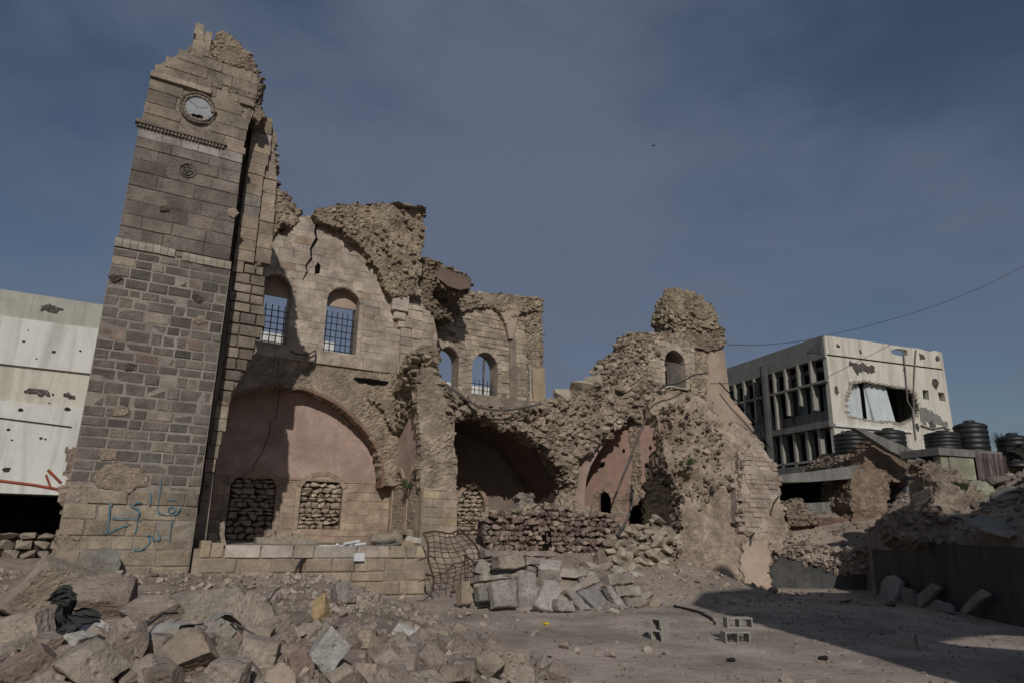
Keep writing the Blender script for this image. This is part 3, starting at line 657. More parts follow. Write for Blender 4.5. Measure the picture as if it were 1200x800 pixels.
# long crack, small bullet niche
mb = MB(); ck = H1.pxs([(372, 258), (369, 272), (371, 280), (364, 292), (365, 303), (358, 312), (360, 318), (355, 328)])
for (a, z), (b, y), w_ in zip(ck[:-1], ck[1:], (.06, .05, .07, .04, .05, .03, .03)): slab(mb, H1, [(a - w_, z), (b - w_ * .6, y), (b + w_ * .6, y), (a + w_, z)][::-1], d=.03, th=.01, col=(.02, .02, .02))
mb.build('wall_crack', mVoid, hall); mb = MB(); a, z = H1.px(372, 315); slab(mb, H1, [(a - .10, z - .28), (a + .1, z - .22), (a + .12, z + .15), (a, z + .3), (a - .12, z + .1)], d=.032, th=.01, col=(.03, .03, .03))
mb.build('niche_hole', mVoid, hall); mb = MB(); ck = H1.pxs([(327, 418), (324, 440), (328, 455), (322, 490), (319, 510), (310, 530), (298, 548), (292, 553)])
for (a, z), (b, y) in zip(ck[:-1], ck[1:]): slab(mb, H1, [(a - .03, z), (b + .008, y), (b + .03, y), (a - .01, z)][::-1], d=-.735 if z < 7.5 else .12, th=.01, col=(.03, .03, .03))
mb.build('wall_crack', mVoid, hall)
# --- rubble of the fallen vault beside and above the pointed wall
HF = FY(28.6); mb = MB()
rubble(mb, HF, HF.pxs([(366, 252), (375, 243), (400, 240), (430, 241), (458, 241), (478, 243), (497, 246), (496, 270), (493, 294), (492, 318), (492, 344), (486, 349), (466, 349), (457, 346), (447, 320), (427, 291), (399, 270)]), res=.07, size=.25, flat=1.7, amp=.12, big=.28, th=2.2, col=(.34, .275, .20), edge=.09, seed=3)
edge_stones(mb, HF, HF.pxs([(368, 250), (378, 243), (400, 240), (430, 241), (458, 240), (478, 241), (497, 244)]), .28, (.15, .36), 1.8, (.26, .215, .165), flat=.45)
edge_stones(mb, HF, HF.pxs([(497, 246), (495, 275), (493, 300), (492, 340)]), .3, (.15, .34), 1.2, (.28, .23, .175), flat=.6)
stones_on(mb, HF, HF.pxs([(375, 247), (497, 247), (492, 344), (460, 340), (440, 300), (410, 270)]), 110, (.1, .34), (0, .14), (.35, .29, .215))
rubble(mb, H1, H1.pxs([(316, 262), (326, 238), (334, 230), (345, 240), (352, 250), (348, 258), (330, 266), (318, 275)]), res=.07, size=.22, amp=.13, big=.1, th=.9, d=.05, col=(.28, .225, .165), edge=.08)
mb.build('vault_rubble', mRubble, hall)
mb = MB()                                                              # flat ledge slabs at the top right corner
for (x, y, w_) in ((466, 241, 1.0), (480, 243, 1.2), (492, 246, .8)):
    p = HF.w(*HF.px(x, y), -.2)[0]; stone(mb, p, (w_, 1.3, .17), (.22, .2, .17), BOXY, .07)
mb.build('roof_slab_remnant', mRock, hall)
# --- corner pilaster and its capital
mb = MB(); ashlar(mb, H1, [(10.78, 9.0), (11.85, 9.0), (11.75, 12.3), (10.7, 12.3)], row=.42, rowv=.15, w=(.45, .6), joint=.012, out_=.13, depv=.03, ch=.02, col=(.43, .36, .285), cv=.12, back=-.3)
mb.build('pilaster', mStone, hall)
mb = MB(); a0, z0 = H1.px(457, 362); a1, z1 = H1.px(477, 349)
block(mb, H1, a0, a1, z0 - .1, z1, 0, .34, .04, (.52, .46, .38), back=-.2); block(mb, H1, a0 + .15, a1 - .05, z0 - .5, z0 - .12, 0, .22, .05, (.45, .38, .3), back=-.2); block(mb, H1, a0 + .4, a1 - .05, z0 - .85, z0 - .52, 0, .15, .05, (.47, .41, .34), back=-.2)
mb.build('capital', mStone, hall)
# --- lower wall of bay one: spandrel of rubble masonry round a wide arch
arpx = [(340, 456.5), (352, 456), (361, 458), (380, 466), (396, 475), (412, 488), (424, 501), (434, 514), (441, 527), (445, 541), (447, 556), (447, 571)]
rt = H1.pxs(arpx); xc = rt[0][0] + .05; lf = [(2 * xc - a, z) for a, z in rt[1:]][::-1]; arc = lf + rt
arc = [(arc[0][0], 1.4)] + arc + [(arc[-1][0], 1.4)]
mb = MB(); rubble(mb, H1, [(1.6, 4.0), (11.05, 4.0), (11.05, 8.98), (1.6, 8.98)], [[(a, z) for a, z in arc]], res=.08, size=.24, flat=1.8, amp=.06, big=.06, th=.5, col=(.35, .285, .215), d=-.02, edge=.04, seed=8, cv=.4)
rubble(mb, H1, H1.pxs([(452, 455), (480, 436), (494, 420), (500, 440), (494, 462), (480, 485), (470, 507), (460, 505), (446, 480), (430, 462)]), res=.07, size=.3, flat=1.4, amp=.15, big=.25, th=.8, col=(.33, .27, .2), d=.15, edge=.1, seed=9)
mb.build('spandrel_rubble', mRubble, hall)
mb = MB(); slab(mb, H1, H1.pxs([(414, 442), (430, 443), (455, 447), (452, 451), (438, 450), (420, 447)])[::-1], d=.07, th=.05, col=(.02, .02, .02)); mb.build('beam_socket', mVoid, hall)
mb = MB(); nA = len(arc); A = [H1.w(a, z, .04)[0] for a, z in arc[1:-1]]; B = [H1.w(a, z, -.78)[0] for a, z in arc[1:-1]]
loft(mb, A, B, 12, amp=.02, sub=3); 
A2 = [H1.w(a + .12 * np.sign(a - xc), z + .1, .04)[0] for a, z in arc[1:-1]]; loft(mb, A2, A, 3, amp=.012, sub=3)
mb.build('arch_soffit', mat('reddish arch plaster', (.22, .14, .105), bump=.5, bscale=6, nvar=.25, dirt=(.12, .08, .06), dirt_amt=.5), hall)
# lunette wall with two blocked doorways
LW = FY(29.75)
def ph(L_, px0, px1, pyb, pys, pyt, point=.35):
    a0 = L_.px(px0, pys)[0]; a1 = L_.px(px1, pys)[0]; zb_ = L_.px((px0 + px1) / 2, pyb)[1]; zs = L_.px((px0 + px1) / 2, pys)[1]; zt = L_.px((px0 + px1) / 2, pyt)[1]
    return archhole(a0, a1, zb_, zs, zt, 6, point), (a0, a1, zb_, zs, zt)
d1, q1 = ph(LW, 271, 322, 642, 578, 553); d2, q2 = ph(LW, 353, 402, 620, 572, 556)
dq = LW.px(378, 600)[0] - LW.px(297, 600)[0]; d1, q1 = archhole(q2[0] - dq, q2[1] - dq, 1.4, q2[3], q2[4], 6, .35), (q2[0] - dq, q2[1] - dq, 1.4, q2[3], q2[4])
mb = MB(); slab(mb, LW, [(1.5, 4.1), (12.1, 4.1), (12.1, 8.6), (1.5, 8.6)], [], d=0, th=.3); 
mb.build('lunette_plaster', mPink, hall)
mb = MB(); slab(mb, LW, [(1.5, 1.2), (12.1, 1.2), (12.1, 4.1), (1.5, 4.1)], [d1, d2], d=-.02, th=.5, col=(.36, .29, .22)); mb.build('lunette_wall_core', mMortar, hall)
mb = MB(); big = lambda q, o=.22: archhole(q[0] - o, q[1] + o, q[2] - .02, q[3], q[4] + o, 6, .35)
ashlar(mb, LW, [(1.5, 1.2), (11.9, 1.2), (11.9, 4.05), (1.5, 4.05)], [big(q1), big(q2)], row=.3, rowv=.2, w=(.35, .9), joint=.008, out_=.005, depv=.008, ch=.008, col=(.40, .30, .225), cv=.12, odd=((.33, .25, .19), (.44, .36, .28)), back=-.1)
mb.build('lower_wall', mStone, hall)
def blocked(q, L_, nm='blocked_doorway', lab=None, parent=hall, row=.2, wv=(.22, .5)):
    m_ = MB(); c = archhole(q[0], q[1], q[2], q[3], q[4], 6, .35); voussoirs(m_, L_, c[2:], .2, .3, .04, (.40, .30, .225), .1, .2, .006)
    for zz in np.arange(q[2], q[3] - .1, .38):
        for (a, b) in ((q[0] - .21, q[0] - .004), (q[1] + .004, q[1] + .21)): block(m_, L_, a, b, zz + .004, min(q[3], zz + .376), 0, .02, .008, jit((.40, .31, .23), .1), back=-.12)
    fr_ = m_.build(nm, mStone, parent, lab)
    m_ = MB(); z = q[2]
    cc = [(a, b) for a, b in archhole(q[0] + .03, q[1] - .03, q[2], q[3], q[4] - .05, 6, .35)]
    while z < q[4] - .08:
        h_ = row * random.uniform(.6, 1.35)
        for a, b in spans(cc, z + h_ / 2):
            x = a
            while x < b - .05:
                w_ = random.uniform(*wv); w_ = b - x if b - x - w_ < .15 else w_
                V, F = random.choice(BOXY); p = L_.w(x + w_ / 2, z + h_ / 2 + random.uniform(-.02, .02), -.14 + random.uniform(-.04, .03))[0]
                Rr = np.stack([L_.u, -L_.n, L_.v], 1); Vv = V * np.array([w_ * 1.02, .3, h_ * 1.02]) @ rotm(random.uniform(-.05, .05), random.uniform(-.12, .12), 0).T
                m_.add(Vv @ Rr.T + p, F, jit((.42, .34, .26), .2)); x += w_ + .01
        z += h_ + .005
    m_.build('stone_infill', mRock, fr_)
    m_ = MB(); slab(m_, L_, c, d=-.24, th=.1, col=(.1, .08, .06)); m_.build('mortar_backing', mRubble, fr_)
blocked(q1, LW, lab='shaded blocked doorway nearest the tower'); blocked(q2, LW, lab='sunlit blocked doorway')
mb = MB(); fbox(mb, LW, 2.5, 11.9, 4.03, 4.12, -.1, .035, (.36, .27, .2)); mb.build('string_moulding', mStone, hall)
# wall end and cross wall (pier) between the bays
SX = Frame((11.0, 29.5), (11.0, 25.9)); SXn = SX                       # faces -X (towards the viewer's left)
mb = MB()
def onx(L_, pts): return [L_.px(x, y) for x, y in pts]
side = [(0, 4.2)] + [SX.px(469.5, 505)] + [SX.px(480, 482)] + [SX.px(492, 457)] + [(3.55, 8.0), (3.55, 4.2)]
nd = [(.25, 1.2), (1.55, 1.2)]; 
n1 = archhole(.2, 1.5, 1.3, 3.7, 4.6, 6, .4); n2 = archhole(1.95, 3.3, 1.3, 3.7, 4.6, 6, .4)
slab(mb, SX, [(0, 1.2), (3.35, 1.2), (3.35, 7.9), SX.px(492, 457), SX.px(480, 482), SX.px(469.5, 505), (0, 6.2)], [n1, n2], d=0, th=.25); mb.build('cross_wall_plaster', mPink, hall)
for n_, lab in (((.2, 1.5, 1.3, 3.7, 4.6), 0), ((1.95, 3.3, 1.3, 3.7, 4.6), 1)): blocked(n_, SX, 'blocked_niche', row=.16, wv=(.16, .34))
mb = MB()
rubble(mb, SX, SX.pxs([(470, 507), (460, 500), (462, 470), (472, 440), (484, 412), (498, 410), (500, 440), (494, 456), (484, 476), (476, 494)]), res=.06, size=.3, flat=1.3, amp=.2, big=.15, th=.8, col=(.30, .245, .18), d=.1, edge=.1, seed=12)
stones_on(mb, SX, SX.pxs([(470, 500), (466, 470), (484, 420), (496, 440), (484, 470)]), 60, (.15, .38), (.1, .3), (.32, .265, .2), BOXY)
PF = FY(25.95)
pier = PF.pxs([(492, 470), (491, 445), (497, 432), (508, 425), (515, 440), (524, 462), (532, 480), (533, 500), (534, 560), (536, 645)]) + [PF.px(497, 645), PF.px(495, 560)]
rubble(mb, PF, PF.pxs([(490, 470), (489, 445), (497, 432), (508, 425), (515, 440), (524, 462), (532, 480), (533, 500), (534, 575), (494, 575)]), res=.06, size=.26, flat=1.2, amp=.07, big=.10, th=.45, col=(.37, .305, .235), d=0, edge=.06, seed=21, cv=.35)
rubble(mb, PF, PF.pxs([(496, 462), (492, 445), (497, 432), (508, 425), (515, 440), (524, 462), (532, 480), (530, 500), (500, 480)]), res=.1, size=.3, amp=.1, big=.15, th=3.0, col=(.33, .27, .2), d=-.2, edge=.06)
edge_stones(mb, PF, PF.pxs([(490, 448), (484, 425), (492, 412), (503, 420), (512, 436), (522, 460), (532, 478)]), .2, (.2, .45), 1.6, (.33, .27, .2), d0=.05)
mb.build('pier_rubble', mRubble, hall)
mb = MB(); lo_ = [(11.02, .9), (12.58, .9), (12.5, 3.75), (11.02, 3.75)]
slab(mb, PF, lo_, d=0, th=4.4, col=(.36, .3, .23)); slab(mb, PF, [(11.06, 3.74), (12.3, 3.74), (12.2, 7.0), (11.06, 7.6)], d=-.2, th=4.2, col=(.3, .24, .18)); mb.build('pier_core', mMortar, hall)
mb = MB(); ashlar(mb, PF, lo_, row=.36, rowv=.2, w=(.4, .9), joint=.01, out_=.03, depv=.01, ch=.01, col=(.42, .345, .26), cv=.1, odd=((.45, .37, .24),), back=-.1); mb.build('pier_masonry', mStone, hall)
# --- the big open vault of bay two
FA = Frame((12.2, 26.0), (25.2, 26.9))
opn = FA.pxs([(534, 700), (533, 560), (532.5, 496), (538, 489), (552, 486), (567, 487), (582, 491), (595, 498), (611, 506), (627, 515), (640, 526), (651, 540), (660, 551), (667, 567), (671, 589), (673, 640), (673, 700)])
wing = FA.pxs([(690, 529), (706, 515), (725, 498), (739, 484), (752, 486), (748, 500), (757, 500), (768, 490), (782, 500), (782, 600), (690, 640), (676, 640), (675, 600), (675, 560), (674, 536)])
contour = FA.pxs([(523, 458), (532, 455), (548, 468), (567, 476), (582, 481), (595, 480), (618, 477), (641, 475), (655, 470), (665, 466), (678, 460), (690, 453), (707, 446), (713, 430), (722, 418), (735, 412), (745, 420), (760, 445), (790, 455), (800, 470), (790, 500), (782, 500), (760, 492), (748, 497), (739, 486), (725, 499), (706, 516), (690, 531), (676, 540), (674, 575), (671, 600)])
band = contour + opn[-3:2:-1] + FA.pxs([(524, 494)])
mb = MB(); rubble(mb, FA, band, res=.06, size=.42, flat=1.2, amp=.2, big=.3, th=1.0, col=(.34, .275, .21), edge=.12, seed=30, cv=.45)
stones_on(mb, FA, band, 330, (.1, .48), (-.02, .24), (.37, .305, .235), BOXY, .7)
edge_stones(mb, FA, contour[:22], .3, (.18, .5), 1.6, (.33, .275, .205), flat=.7)
edge_stones(mb, FA, opn[2:15], .22, (.14, .34), .9, (.30, .245, .18), d0=.0, flat=.7)
mb.build('broken_vault_edge', mRubble, hall)
for x, y, w_, c_ in ((655, 455, 1.3, (.36, .32, .25)), (672, 450, 1.1, (.37, .33, .26)), (687, 444, .8, (.32, .29, .22)), (640, 468, 1.0, (.33, .28, .2))):
    pass
mb = MB()
for x, y, w_ in ((684, 451, 1.25), (697, 446, .9), (660, 463, .9)):
    p = FA.w(*FA.px(x, y), -.1)[0]; stone(mb, p, (w_, .7, .62), jit((.42, .37, .28), .1), BOXY, .12, -.4)
mb.build('parapet_block', mStone, hall)
mb = MB(); A = [FA.w(a, z, -.2)[0] for a, z in opn[1:16]]; B = [FA.w(a, z, -4.6)[0] for a, z in opn[1:16]]; loft(mb, A, B, 14, amp=.06, sub=3); mb.build('vault_ceiling', mat('shade darkened vault plaster', (.11, .08, .065), bump=.3, nvar=.2, dirt=(.08, .06, .05), dirt_amt=.6), hall)  # ceiling colour lowered to paint in the shade inside the vault
BW = FY(30.1); qb = (BW.px(538, 600)[0] - .1, BW.px(568, 600)[0], 1.4, 3.3, 4.25); mb = MB(); slab(mb, BW, [(12.2, 1.0), (21, 1.0), (21, 8.6), (12.2, 8.6)], [archhole(*qb[:3], qb[3], qb[4], 6, .35)], d=0, th=.5); mb.build('vault_back_wall', mat('shade darkened ochre plaster', (.21, .165, .135), bump=.3, nvar=.15, dirt=(.12, .09, .07), dirt_amt=.5), hall)  # back wall plaster also darkened to deepen the vault's shade
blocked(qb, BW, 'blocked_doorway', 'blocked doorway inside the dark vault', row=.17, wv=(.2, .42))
# --- plastered wing wall with three doorways (faces left)
WW = Frame((20.9, 30.3), (24.2, 24.6))
def pd(x0, x1, yb, ys, yt): 
    a0 = WW.px(x0, ys)[0]; a1 = WW.px(x1, ys)[0]; m_ = (x0 + x1) / 2; return archhole(a0, a1, WW.px(m_, yb)[1] - .8, WW.px(m_, ys)[1], WW.px(m_, yt)[1], 6, .3)
dr = [pd(701, 716, 601, 584, 575), pd(736, 752, 605, 586, 571), pd(764, 786, 606, 588, 566)]
mb = MB(); aw = WW.px(779, 560)[0]; slab(mb, WW, [(-.3, .6), (aw, .6), (aw, WW.px(779, 494)[1]), (WW.px(740, 480)[0], WW.px(740, 480)[1]), (-.3, 8.4)], dr, d=0, th=.3); mb.build('wing_plaster', mat('dull red plaster', (.36, .235, .19), bump=.35, bscale=4, nvar=.15, dirt=(.2, .14, .11), dirt_amt=.6, dirt_scale=.9), hall)
for h_ in dr:
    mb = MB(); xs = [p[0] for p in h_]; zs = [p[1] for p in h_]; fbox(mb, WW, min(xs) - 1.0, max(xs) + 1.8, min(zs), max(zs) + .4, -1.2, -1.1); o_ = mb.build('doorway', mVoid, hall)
    mb = MB(); voussoirs(mb, WW, h_[2:], .2, .25, .05, (.33, .26, .2), .15, .25, .01, .2); mb.build('door_arch', mRubble, o_)
mb = MB()
for pp in ([(739, 484), (748, 495), (751, 530), (750, 590), (741, 592), (742, 540), (738, 510)], [(694, 600), (695, 580), (700, 574), (701, 600)], [(718, 602), (719, 584), (734, 580), (735, 604)], [(754, 604), (754, 584), (762, 578), (763, 604)]):
    rubble(mb, WW, WW.pxs(pp), res=.06, size=.2, flat=1.3, amp=.08, big=.05, th=.15, d=.02, col=(.36, .29, .22), edge=.06, seed=40)
mb.build('wing_rubble_rib', mRubble, hall)
mb = MB()
for x, y in ((694, 517), (700, 524), (731, 528), (762, 524), (758, 545), (770, 515), (766, 535), (706, 545)):
    a, z = WW.px(x, y); slab(mb, WW, [(a + .09 * random.uniform(.6, 1.4) * math.cos(t), z + .12 * random.uniform(.6, 1.3) * math.sin(t)) for t in np.linspace(0, 6.28, 9)[:-1]], d=.012, th=.01, col=(.1, .08, .06))
mb.build('bullet_hole', mVoid, hall)
# springer between the two vaults: narrow foot flaring upwards
SP = Frame((18.3, 26.6), (20.3, 26.9)); mb = MB()
prof = [(675, 602), (686, 602), (687, 580), (689, 560), (694, 545), (704, 528), (715, 514), (700, 520), (690, 531), (674, 537), (673, 560), (674, 580)]
q = SP.pxs(prof); slab(mb, SP, q, d=-.1, th=1.6); mb.build('vault_springer', mPink, hall)
mb = MB(); ashlar(mb, SP, SP.pxs([(674, 640), (687, 640), (686, 592), (675, 592)]), row=.3, w=(.4, .7), out_=-.02, col=(.38, .3, .23), back=-1.2); slab(mb, SP, SP.pxs([(670, 600), (692, 600), (691, 592), (671, 592)]), d=.05, th=1.4, col=(.36, .29, .22)); mb.build('springer_pier', mStone, hall)
# --- bay two, upper wall far behind
H2 = FY(33); w3 = archhole(14.45, 15.72, 9.0, 10.95, 11.75, 7, .1); w4 = archhole(16.55, 18.15, 8.85, 10.95, 11.8, 7, .1)
up2 = [(11.2, 6.5), (21.3, 6.5)] + H2.pxs([(637, 470), (636, 430), (634, 352), (615, 349), (600, 347), (575, 346), (551, 343), (545, 340), (530, 345), (505, 345), (492, 345)]) + [(11.2, 13.5)]
mb = MB(); slab(mb, H2, up2, [w3, w4], d=-.02, th=.9, col=(.36, .3, .235)); mb.build('far_wall_core', mMortar, hall)
mb = MB(); ashlar(mb, H2, up2, [archhole(14.25, 15.9, 9.0, 10.95, 12.0, 7, .1), archhole(16.35, 18.35, 8.85, 10.95, 12.05, 7, .1)], row=.3, rowv=.25, w=(.3, .8), joint=.02, out_=.02, depv=.03, ch=.02, col=(.40, .33, .25), cv=.2, odd=((.32, .26, .2), (.47, .4, .32), (.25, .2, .16)), back=-.1)
for x0, x1, z0 in ((14.45, 15.72, 9.0), (16.55, 18.15, 8.85)):
    c = archhole(x0, x1, z0, 10.95, 11.8, 7, .1)[2:]; voussoirs(mb, H2, c, .28, .26, .05, (.43, .36, .28), .15, .2, .01)
    for zz in np.arange(z0, 10.9, .36):
        for (a, b) in ((x0 - .26, x0 - .004), (x1 + .004, x1 + .26)): block(mb, H2, a, b, zz + .01, min(10.95, zz + .35), 0, .04, .015, jit((.43, .36, .28), .14), back=-.15)
mb.build('far_wall', mStone, hall)
for x0, x1, z0, bars in ((14.45, 15.72, 9.0, 0), (16.55, 18.15, 8.85, 1)):
    mb = MB(); fbox(mb, H2, x0 - .05, x1 + .05, z0 - .1, z0, -.5, .08, (.4, .34, .27)); wo = mb.build('window', mStone, hall, 'far arched window with bars' if bars else 'far arched window with broken edge')
    if bars: mb = MB(); grille(mb, H2, x0, x1, z0, z0 + 1.35, -.4, 6, 4, .022, spike=.1); mb.build('iron_grille', mIron, wo); mb = MB(); fbox(mb, H2, x0 + .9, x0 + 1.0, z0, 11.5, -.5, -.4, (.1, .09, .08)); mb.build('shutter_post', mWood, wo)
mb = MB()                                                              # rib of a fallen vault on the far wall, corbel, pilasters
rb = H2.pxs([(532, 372), (540, 366), (552, 362), (566, 359), (577, 362), (588, 372), (594, 384)])
rubble(mb, H2, H2.pxs([(520, 352), (551, 342), (575, 346), (600, 347), (615, 349), (634, 352), (634, 366), (612, 366), (600, 372), (594, 380), (588, 368), (577, 359), (566, 356), (552, 360), (540, 366), (530, 374), (518, 366)]), res=.07, size=.28, flat=1.3, amp=.16, big=.15, th=.9, col=(.33, .27, .2), d=.12, edge=.1, seed=50)
rubble(mb, H2, H2.pxs([(614, 352), (634, 352), (636, 430), (637, 472), (618, 470), (616, 400)]), res=.07, size=.22, flat=1.5, amp=.12, big=.1, th=.6, col=(.33, .27, .2), d=.05, edge=.06, seed=51)
edge_stones(mb, H2, H2.pxs([(545, 341), (560, 343), (575, 345), (600, 345), (615, 347), (634, 350), (635, 400), (636, 440)]), .3, (.18, .4), .9, (.32, .265, .2))
edge_stones(mb, H2, rb, .24, (.2, .38), .5, (.40, .33, .26), d0=.2)
mb.build('vault_rib_remnant', mRubble, hall)
mb = MB(); c0 = H2.pxs([(584, 368), (607, 366), (603, 378), (598, 398), (594, 398), (590, 380)]); slab(mb, H2, c0[::-1], d=.28, th=.4, col=(.42, .35, .27)); mb.build('corbel', mPlaster, hall)
mb = MB(); slab(mb, H2, H2.pxs([(597, 472), (596, 400), (604, 398), (605, 472)]), d=.1, th=.2, col=(.24, .2, .16)); slab(mb, H2, H2.pxs([(619, 470), (618, 430), (620, 430), (621, 470)]), d=.22, th=.1, col=(.5, .46, .4)); mb.build('pilaster', mStone, hall)
mb = MB(); slab(mb, H2, H2.pxs([(623, 471), (622, 433), (636, 431), (637.5, 471)]), d=.2, th=1.2); mb.build('plastered_stub', mat('yellow ochre plaster', (.36, .28, .19), bump=.3, nvar=.2, dirt=(.22, .17, .12), dirt_amt=.5), hall)
# overhanging piece of vault left on the corner
OV = FY(30.4); mb = MB()
rubble(mb, OV, OV.pxs([(491, 343), (492, 306), (500, 304), (515, 308), (530, 315), (545, 322), (551, 330), (550, 341), (538, 345), (522, 342), (510, 330), (505, 345), (515, 358), (530, 368), (528, 378), (512, 372), (498, 360)]), res=.06, size=.3, flat=1.5, amp=.2, big=.3, th=2.4, col=(.28, .23, .17), edge=.1, seed=60)
edge_stones(mb, OV, OV.pxs([(492, 306), (501, 303), (516, 307), (531, 315), (545, 322), (552, 332)]), .35, (.2, .5), 2, (.24, .2, .155), flat=.35)
mb.build('vault_overhang', mRubble, hall)
mb = MB(); slab(mb, OV, OV.pxs([(508, 327), (512, 316), (545, 327), (548, 340), (536, 342), (522, 338)])[::-1], d=.35, th=.25, col=(.2, .15, .12)); mb.build('overhang_plaster', mat('dark brown plaster', (.17, .125, .10), bump=.4, nvar=.2), hall)  # plain dark brown base colour
mb = MB(); slab(mb, OV, OV.pxs([(476, 430), (477, 352), (492, 344), (505, 362), (512, 395), (508, 432), (500, 436)])[::-1], d=.1, th=1.2, col=(.38, .31, .24)); 
mb.build('corner_wall_core', mMortar, hall)
mb = MB(); ashlar(mb, OV, OV.pxs([(477, 430), (478, 352), (492, 347), (504, 364), (511, 395), (507, 430)]), row=.36, rowv=.2, w=(.35, .8), joint=.014, out_=.13, depv=.03, ch=.015, col=(.41, .34, .265), cv=.13, back=-.05); mb.build('corner_wall', mStone, hall)
# --- right end: window wall, knob of masonry, plastered buttress
RT = FY(27); w5 = archhole(RT.px(777, 430)[0], RT.px(801, 430)[0], RT.px(788, 453)[1], RT.px(788, 425)[1], RT.px(788, 411)[1], 7, .1)
rw = RT.pxs([(735, 440), (733, 402), (740, 391), (760, 391), (787, 393), (808, 400), (827, 400), (828, 450), (824, 475), (770, 478), (750, 460)])
mb = MB(); rubble(mb, RT, rw, [archhole(RT.px(770, 430)[0], RT.px(808, 430)[0], RT.px(788, 456)[1], RT.px(788, 425)[1], RT.px(788, 402)[1], 7, .1)], res=.07, size=.28, flat=1.3, amp=.14, big=.15, th=1.2, col=(.35, .285, .21), edge=.1, seed=70)
edge_stones(mb, RT, RT.pxs([(714, 432), (718, 420), (735, 414), (733, 402), (740, 391), (760, 390), (787, 392), (790, 396)]), .26, (.2, .45), 1.2, (.34, .28, .21))
stones_on(mb, RT, RT.pxs([(735, 440), (735, 395), (768, 393), (768, 455)]), 50, (.12, .45), (.05, .2), (.37, .305, .23), BOXY)
mb.build('end_wall_rubble', mRubble, hall)
mb = MB(); rw2 = RT.pxs([(757, 457), (758, 405), (770, 400), (812, 402), (812, 445), (806, 452), (801, 457)])
slab(mb, RT, rw2, [w5], d=.1, th=1.0, col=(.38, .32, .25)); mb.build('end_wall_core', mMortar, hall)
mb = MB(); q5 = (w5[0][0], w5[1][0], w5[0][1], w5[2][1], max(p[1] for p in w5))
ashlar(mb, RT, rw2, [archhole(q5[0] - .3, q5[1] + .3, q5[2], q5[3], q5[4] + .3, 7, .1)], row=.32, rowv=.2, w=(.35, .7), joint=.015, out_=.14, depv=.02, ch=.015, col=(.43, .36, .275), cv=.14, back=-.05)
voussoirs(mb, RT, w5[2:], .3, .26, .16, (.45, .38, .3), .12, .3, .01)
for zz in np.arange(q5[2], q5[3] - .1, .34):
    for (a, b) in ((q5[0] - .28, q5[0]), (q5[1], q5[1] + .28)): block(mb, RT, a + .004, b - .004, zz + .01, min(q5[3], zz + .33), 0, .15, .015, jit((.45, .38, .3), .12), back=-.1)
mb.build('end_wall', mStone, hall)
mb = MB(); fbox(mb, RT, q5[0] - .1, q5[1] + .1, q5[2] - .1, q5[2], -.3, .22, (.42, .36, .28)); wo = mb.build('window', mStone, hall, 'arched window with broken wooden shutter')
mb = MB(); fbox(mb, RT, q5[0], q5[1], q5[2], q5[4], -.9, -.8, (.2, .17, .14)); mb.build('window_back', mPlaster, wo)
mb = MB()
for (a, b) in ((.02, .12), (.5, .62)): fbox(mb, RT, q5[0] + a, q5[0] + b, q5[2], q5[3] + .05, -.3, -.22, (.3, .28, .24))
fbox(mb, RT, q5[0] + .66, q5[1] - .04, q5[2] + .05, q5[3], -.28, -.22, (.3, .28, .24)); fbox(mb, RT, q5[0] + .04, q5[1] - .04, q5[3] - .02, q5[3] + .08, -.3, -.2, (.3, .28, .24)); mb.build('shutter', mWood, wo)
# knob: rounded lump of core masonry
mb = MB(); kc = RT.w(*RT.px(816, 369), -.9)[0]
U, Vv_ = np.meshgrid(np.linspace(0, 2 * math.pi, 97)[:-1], np.linspace(.02, math.pi - .02, 56), indexing='ij'); U = U.ravel(); Vv_ = Vv_.ravel()
D = np.stack([np.cos(U) * np.sin(Vv_), np.sin(U) * np.sin(Vv_), np.cos(Vv_)], 1); D = np.sign(D) * np.abs(D) ** .8; sc_ = np.array([2.0, 1.2, 1.45])
P = D * sc_ + kc; hh_, idv, gp = stonesh(P, .3, 1.4, .22, 77, .45); P = P + D * hh_[:, None]; P[:, 0] += .25 * (P[:, 2] - kc[2]) * -.35
i, j = np.meshgrid(np.arange(96), np.arange(55), indexing='ij'); i2 = (i + 1) % 96; mb.add(P, np.stack([(i * 56 + j).ravel(), (i * 56 + j + 1).ravel(), (i2 * 56 + j + 1).ravel(), (i2 * 56 + j).ravel()], 1), np.array((.30, .245, .17))[None] * (1 + .5 * (idv[:, None] - .5)))
rubble(mb, RT, RT.pxs([(788, 396), (795, 380), (845, 385), (848, 408), (826, 412), (806, 404)]), res=.07, size=.28, amp=.15, big=.15, th=1.4, d=.1, col=(.31, .25, .185), edge=.09, seed=78)
mb.build('masonry_knob', mRubble, hall)
mb = MB(); pb = RT.pxs([(822, 402), (848, 404), (852, 430), (857, 470), (862, 480), (880, 497), (884, 512), (846, 505), (834, 480), (822, 470)])
slab(mb, RT, pb[::-1], d=-.05, th=2.5); 
P2 = Frame((25.8, 26.2), (31, 26.2), (0, .25, 1)); slab(mb, P2, P2.pxs([(808, 470), (810, 446), (822, 440), (834, 442), (880, 496), (846, 496), (838, 482)])[::-1], d=.1, th=.8)
mb.build('buttress_plaster', mPlaster, hall)
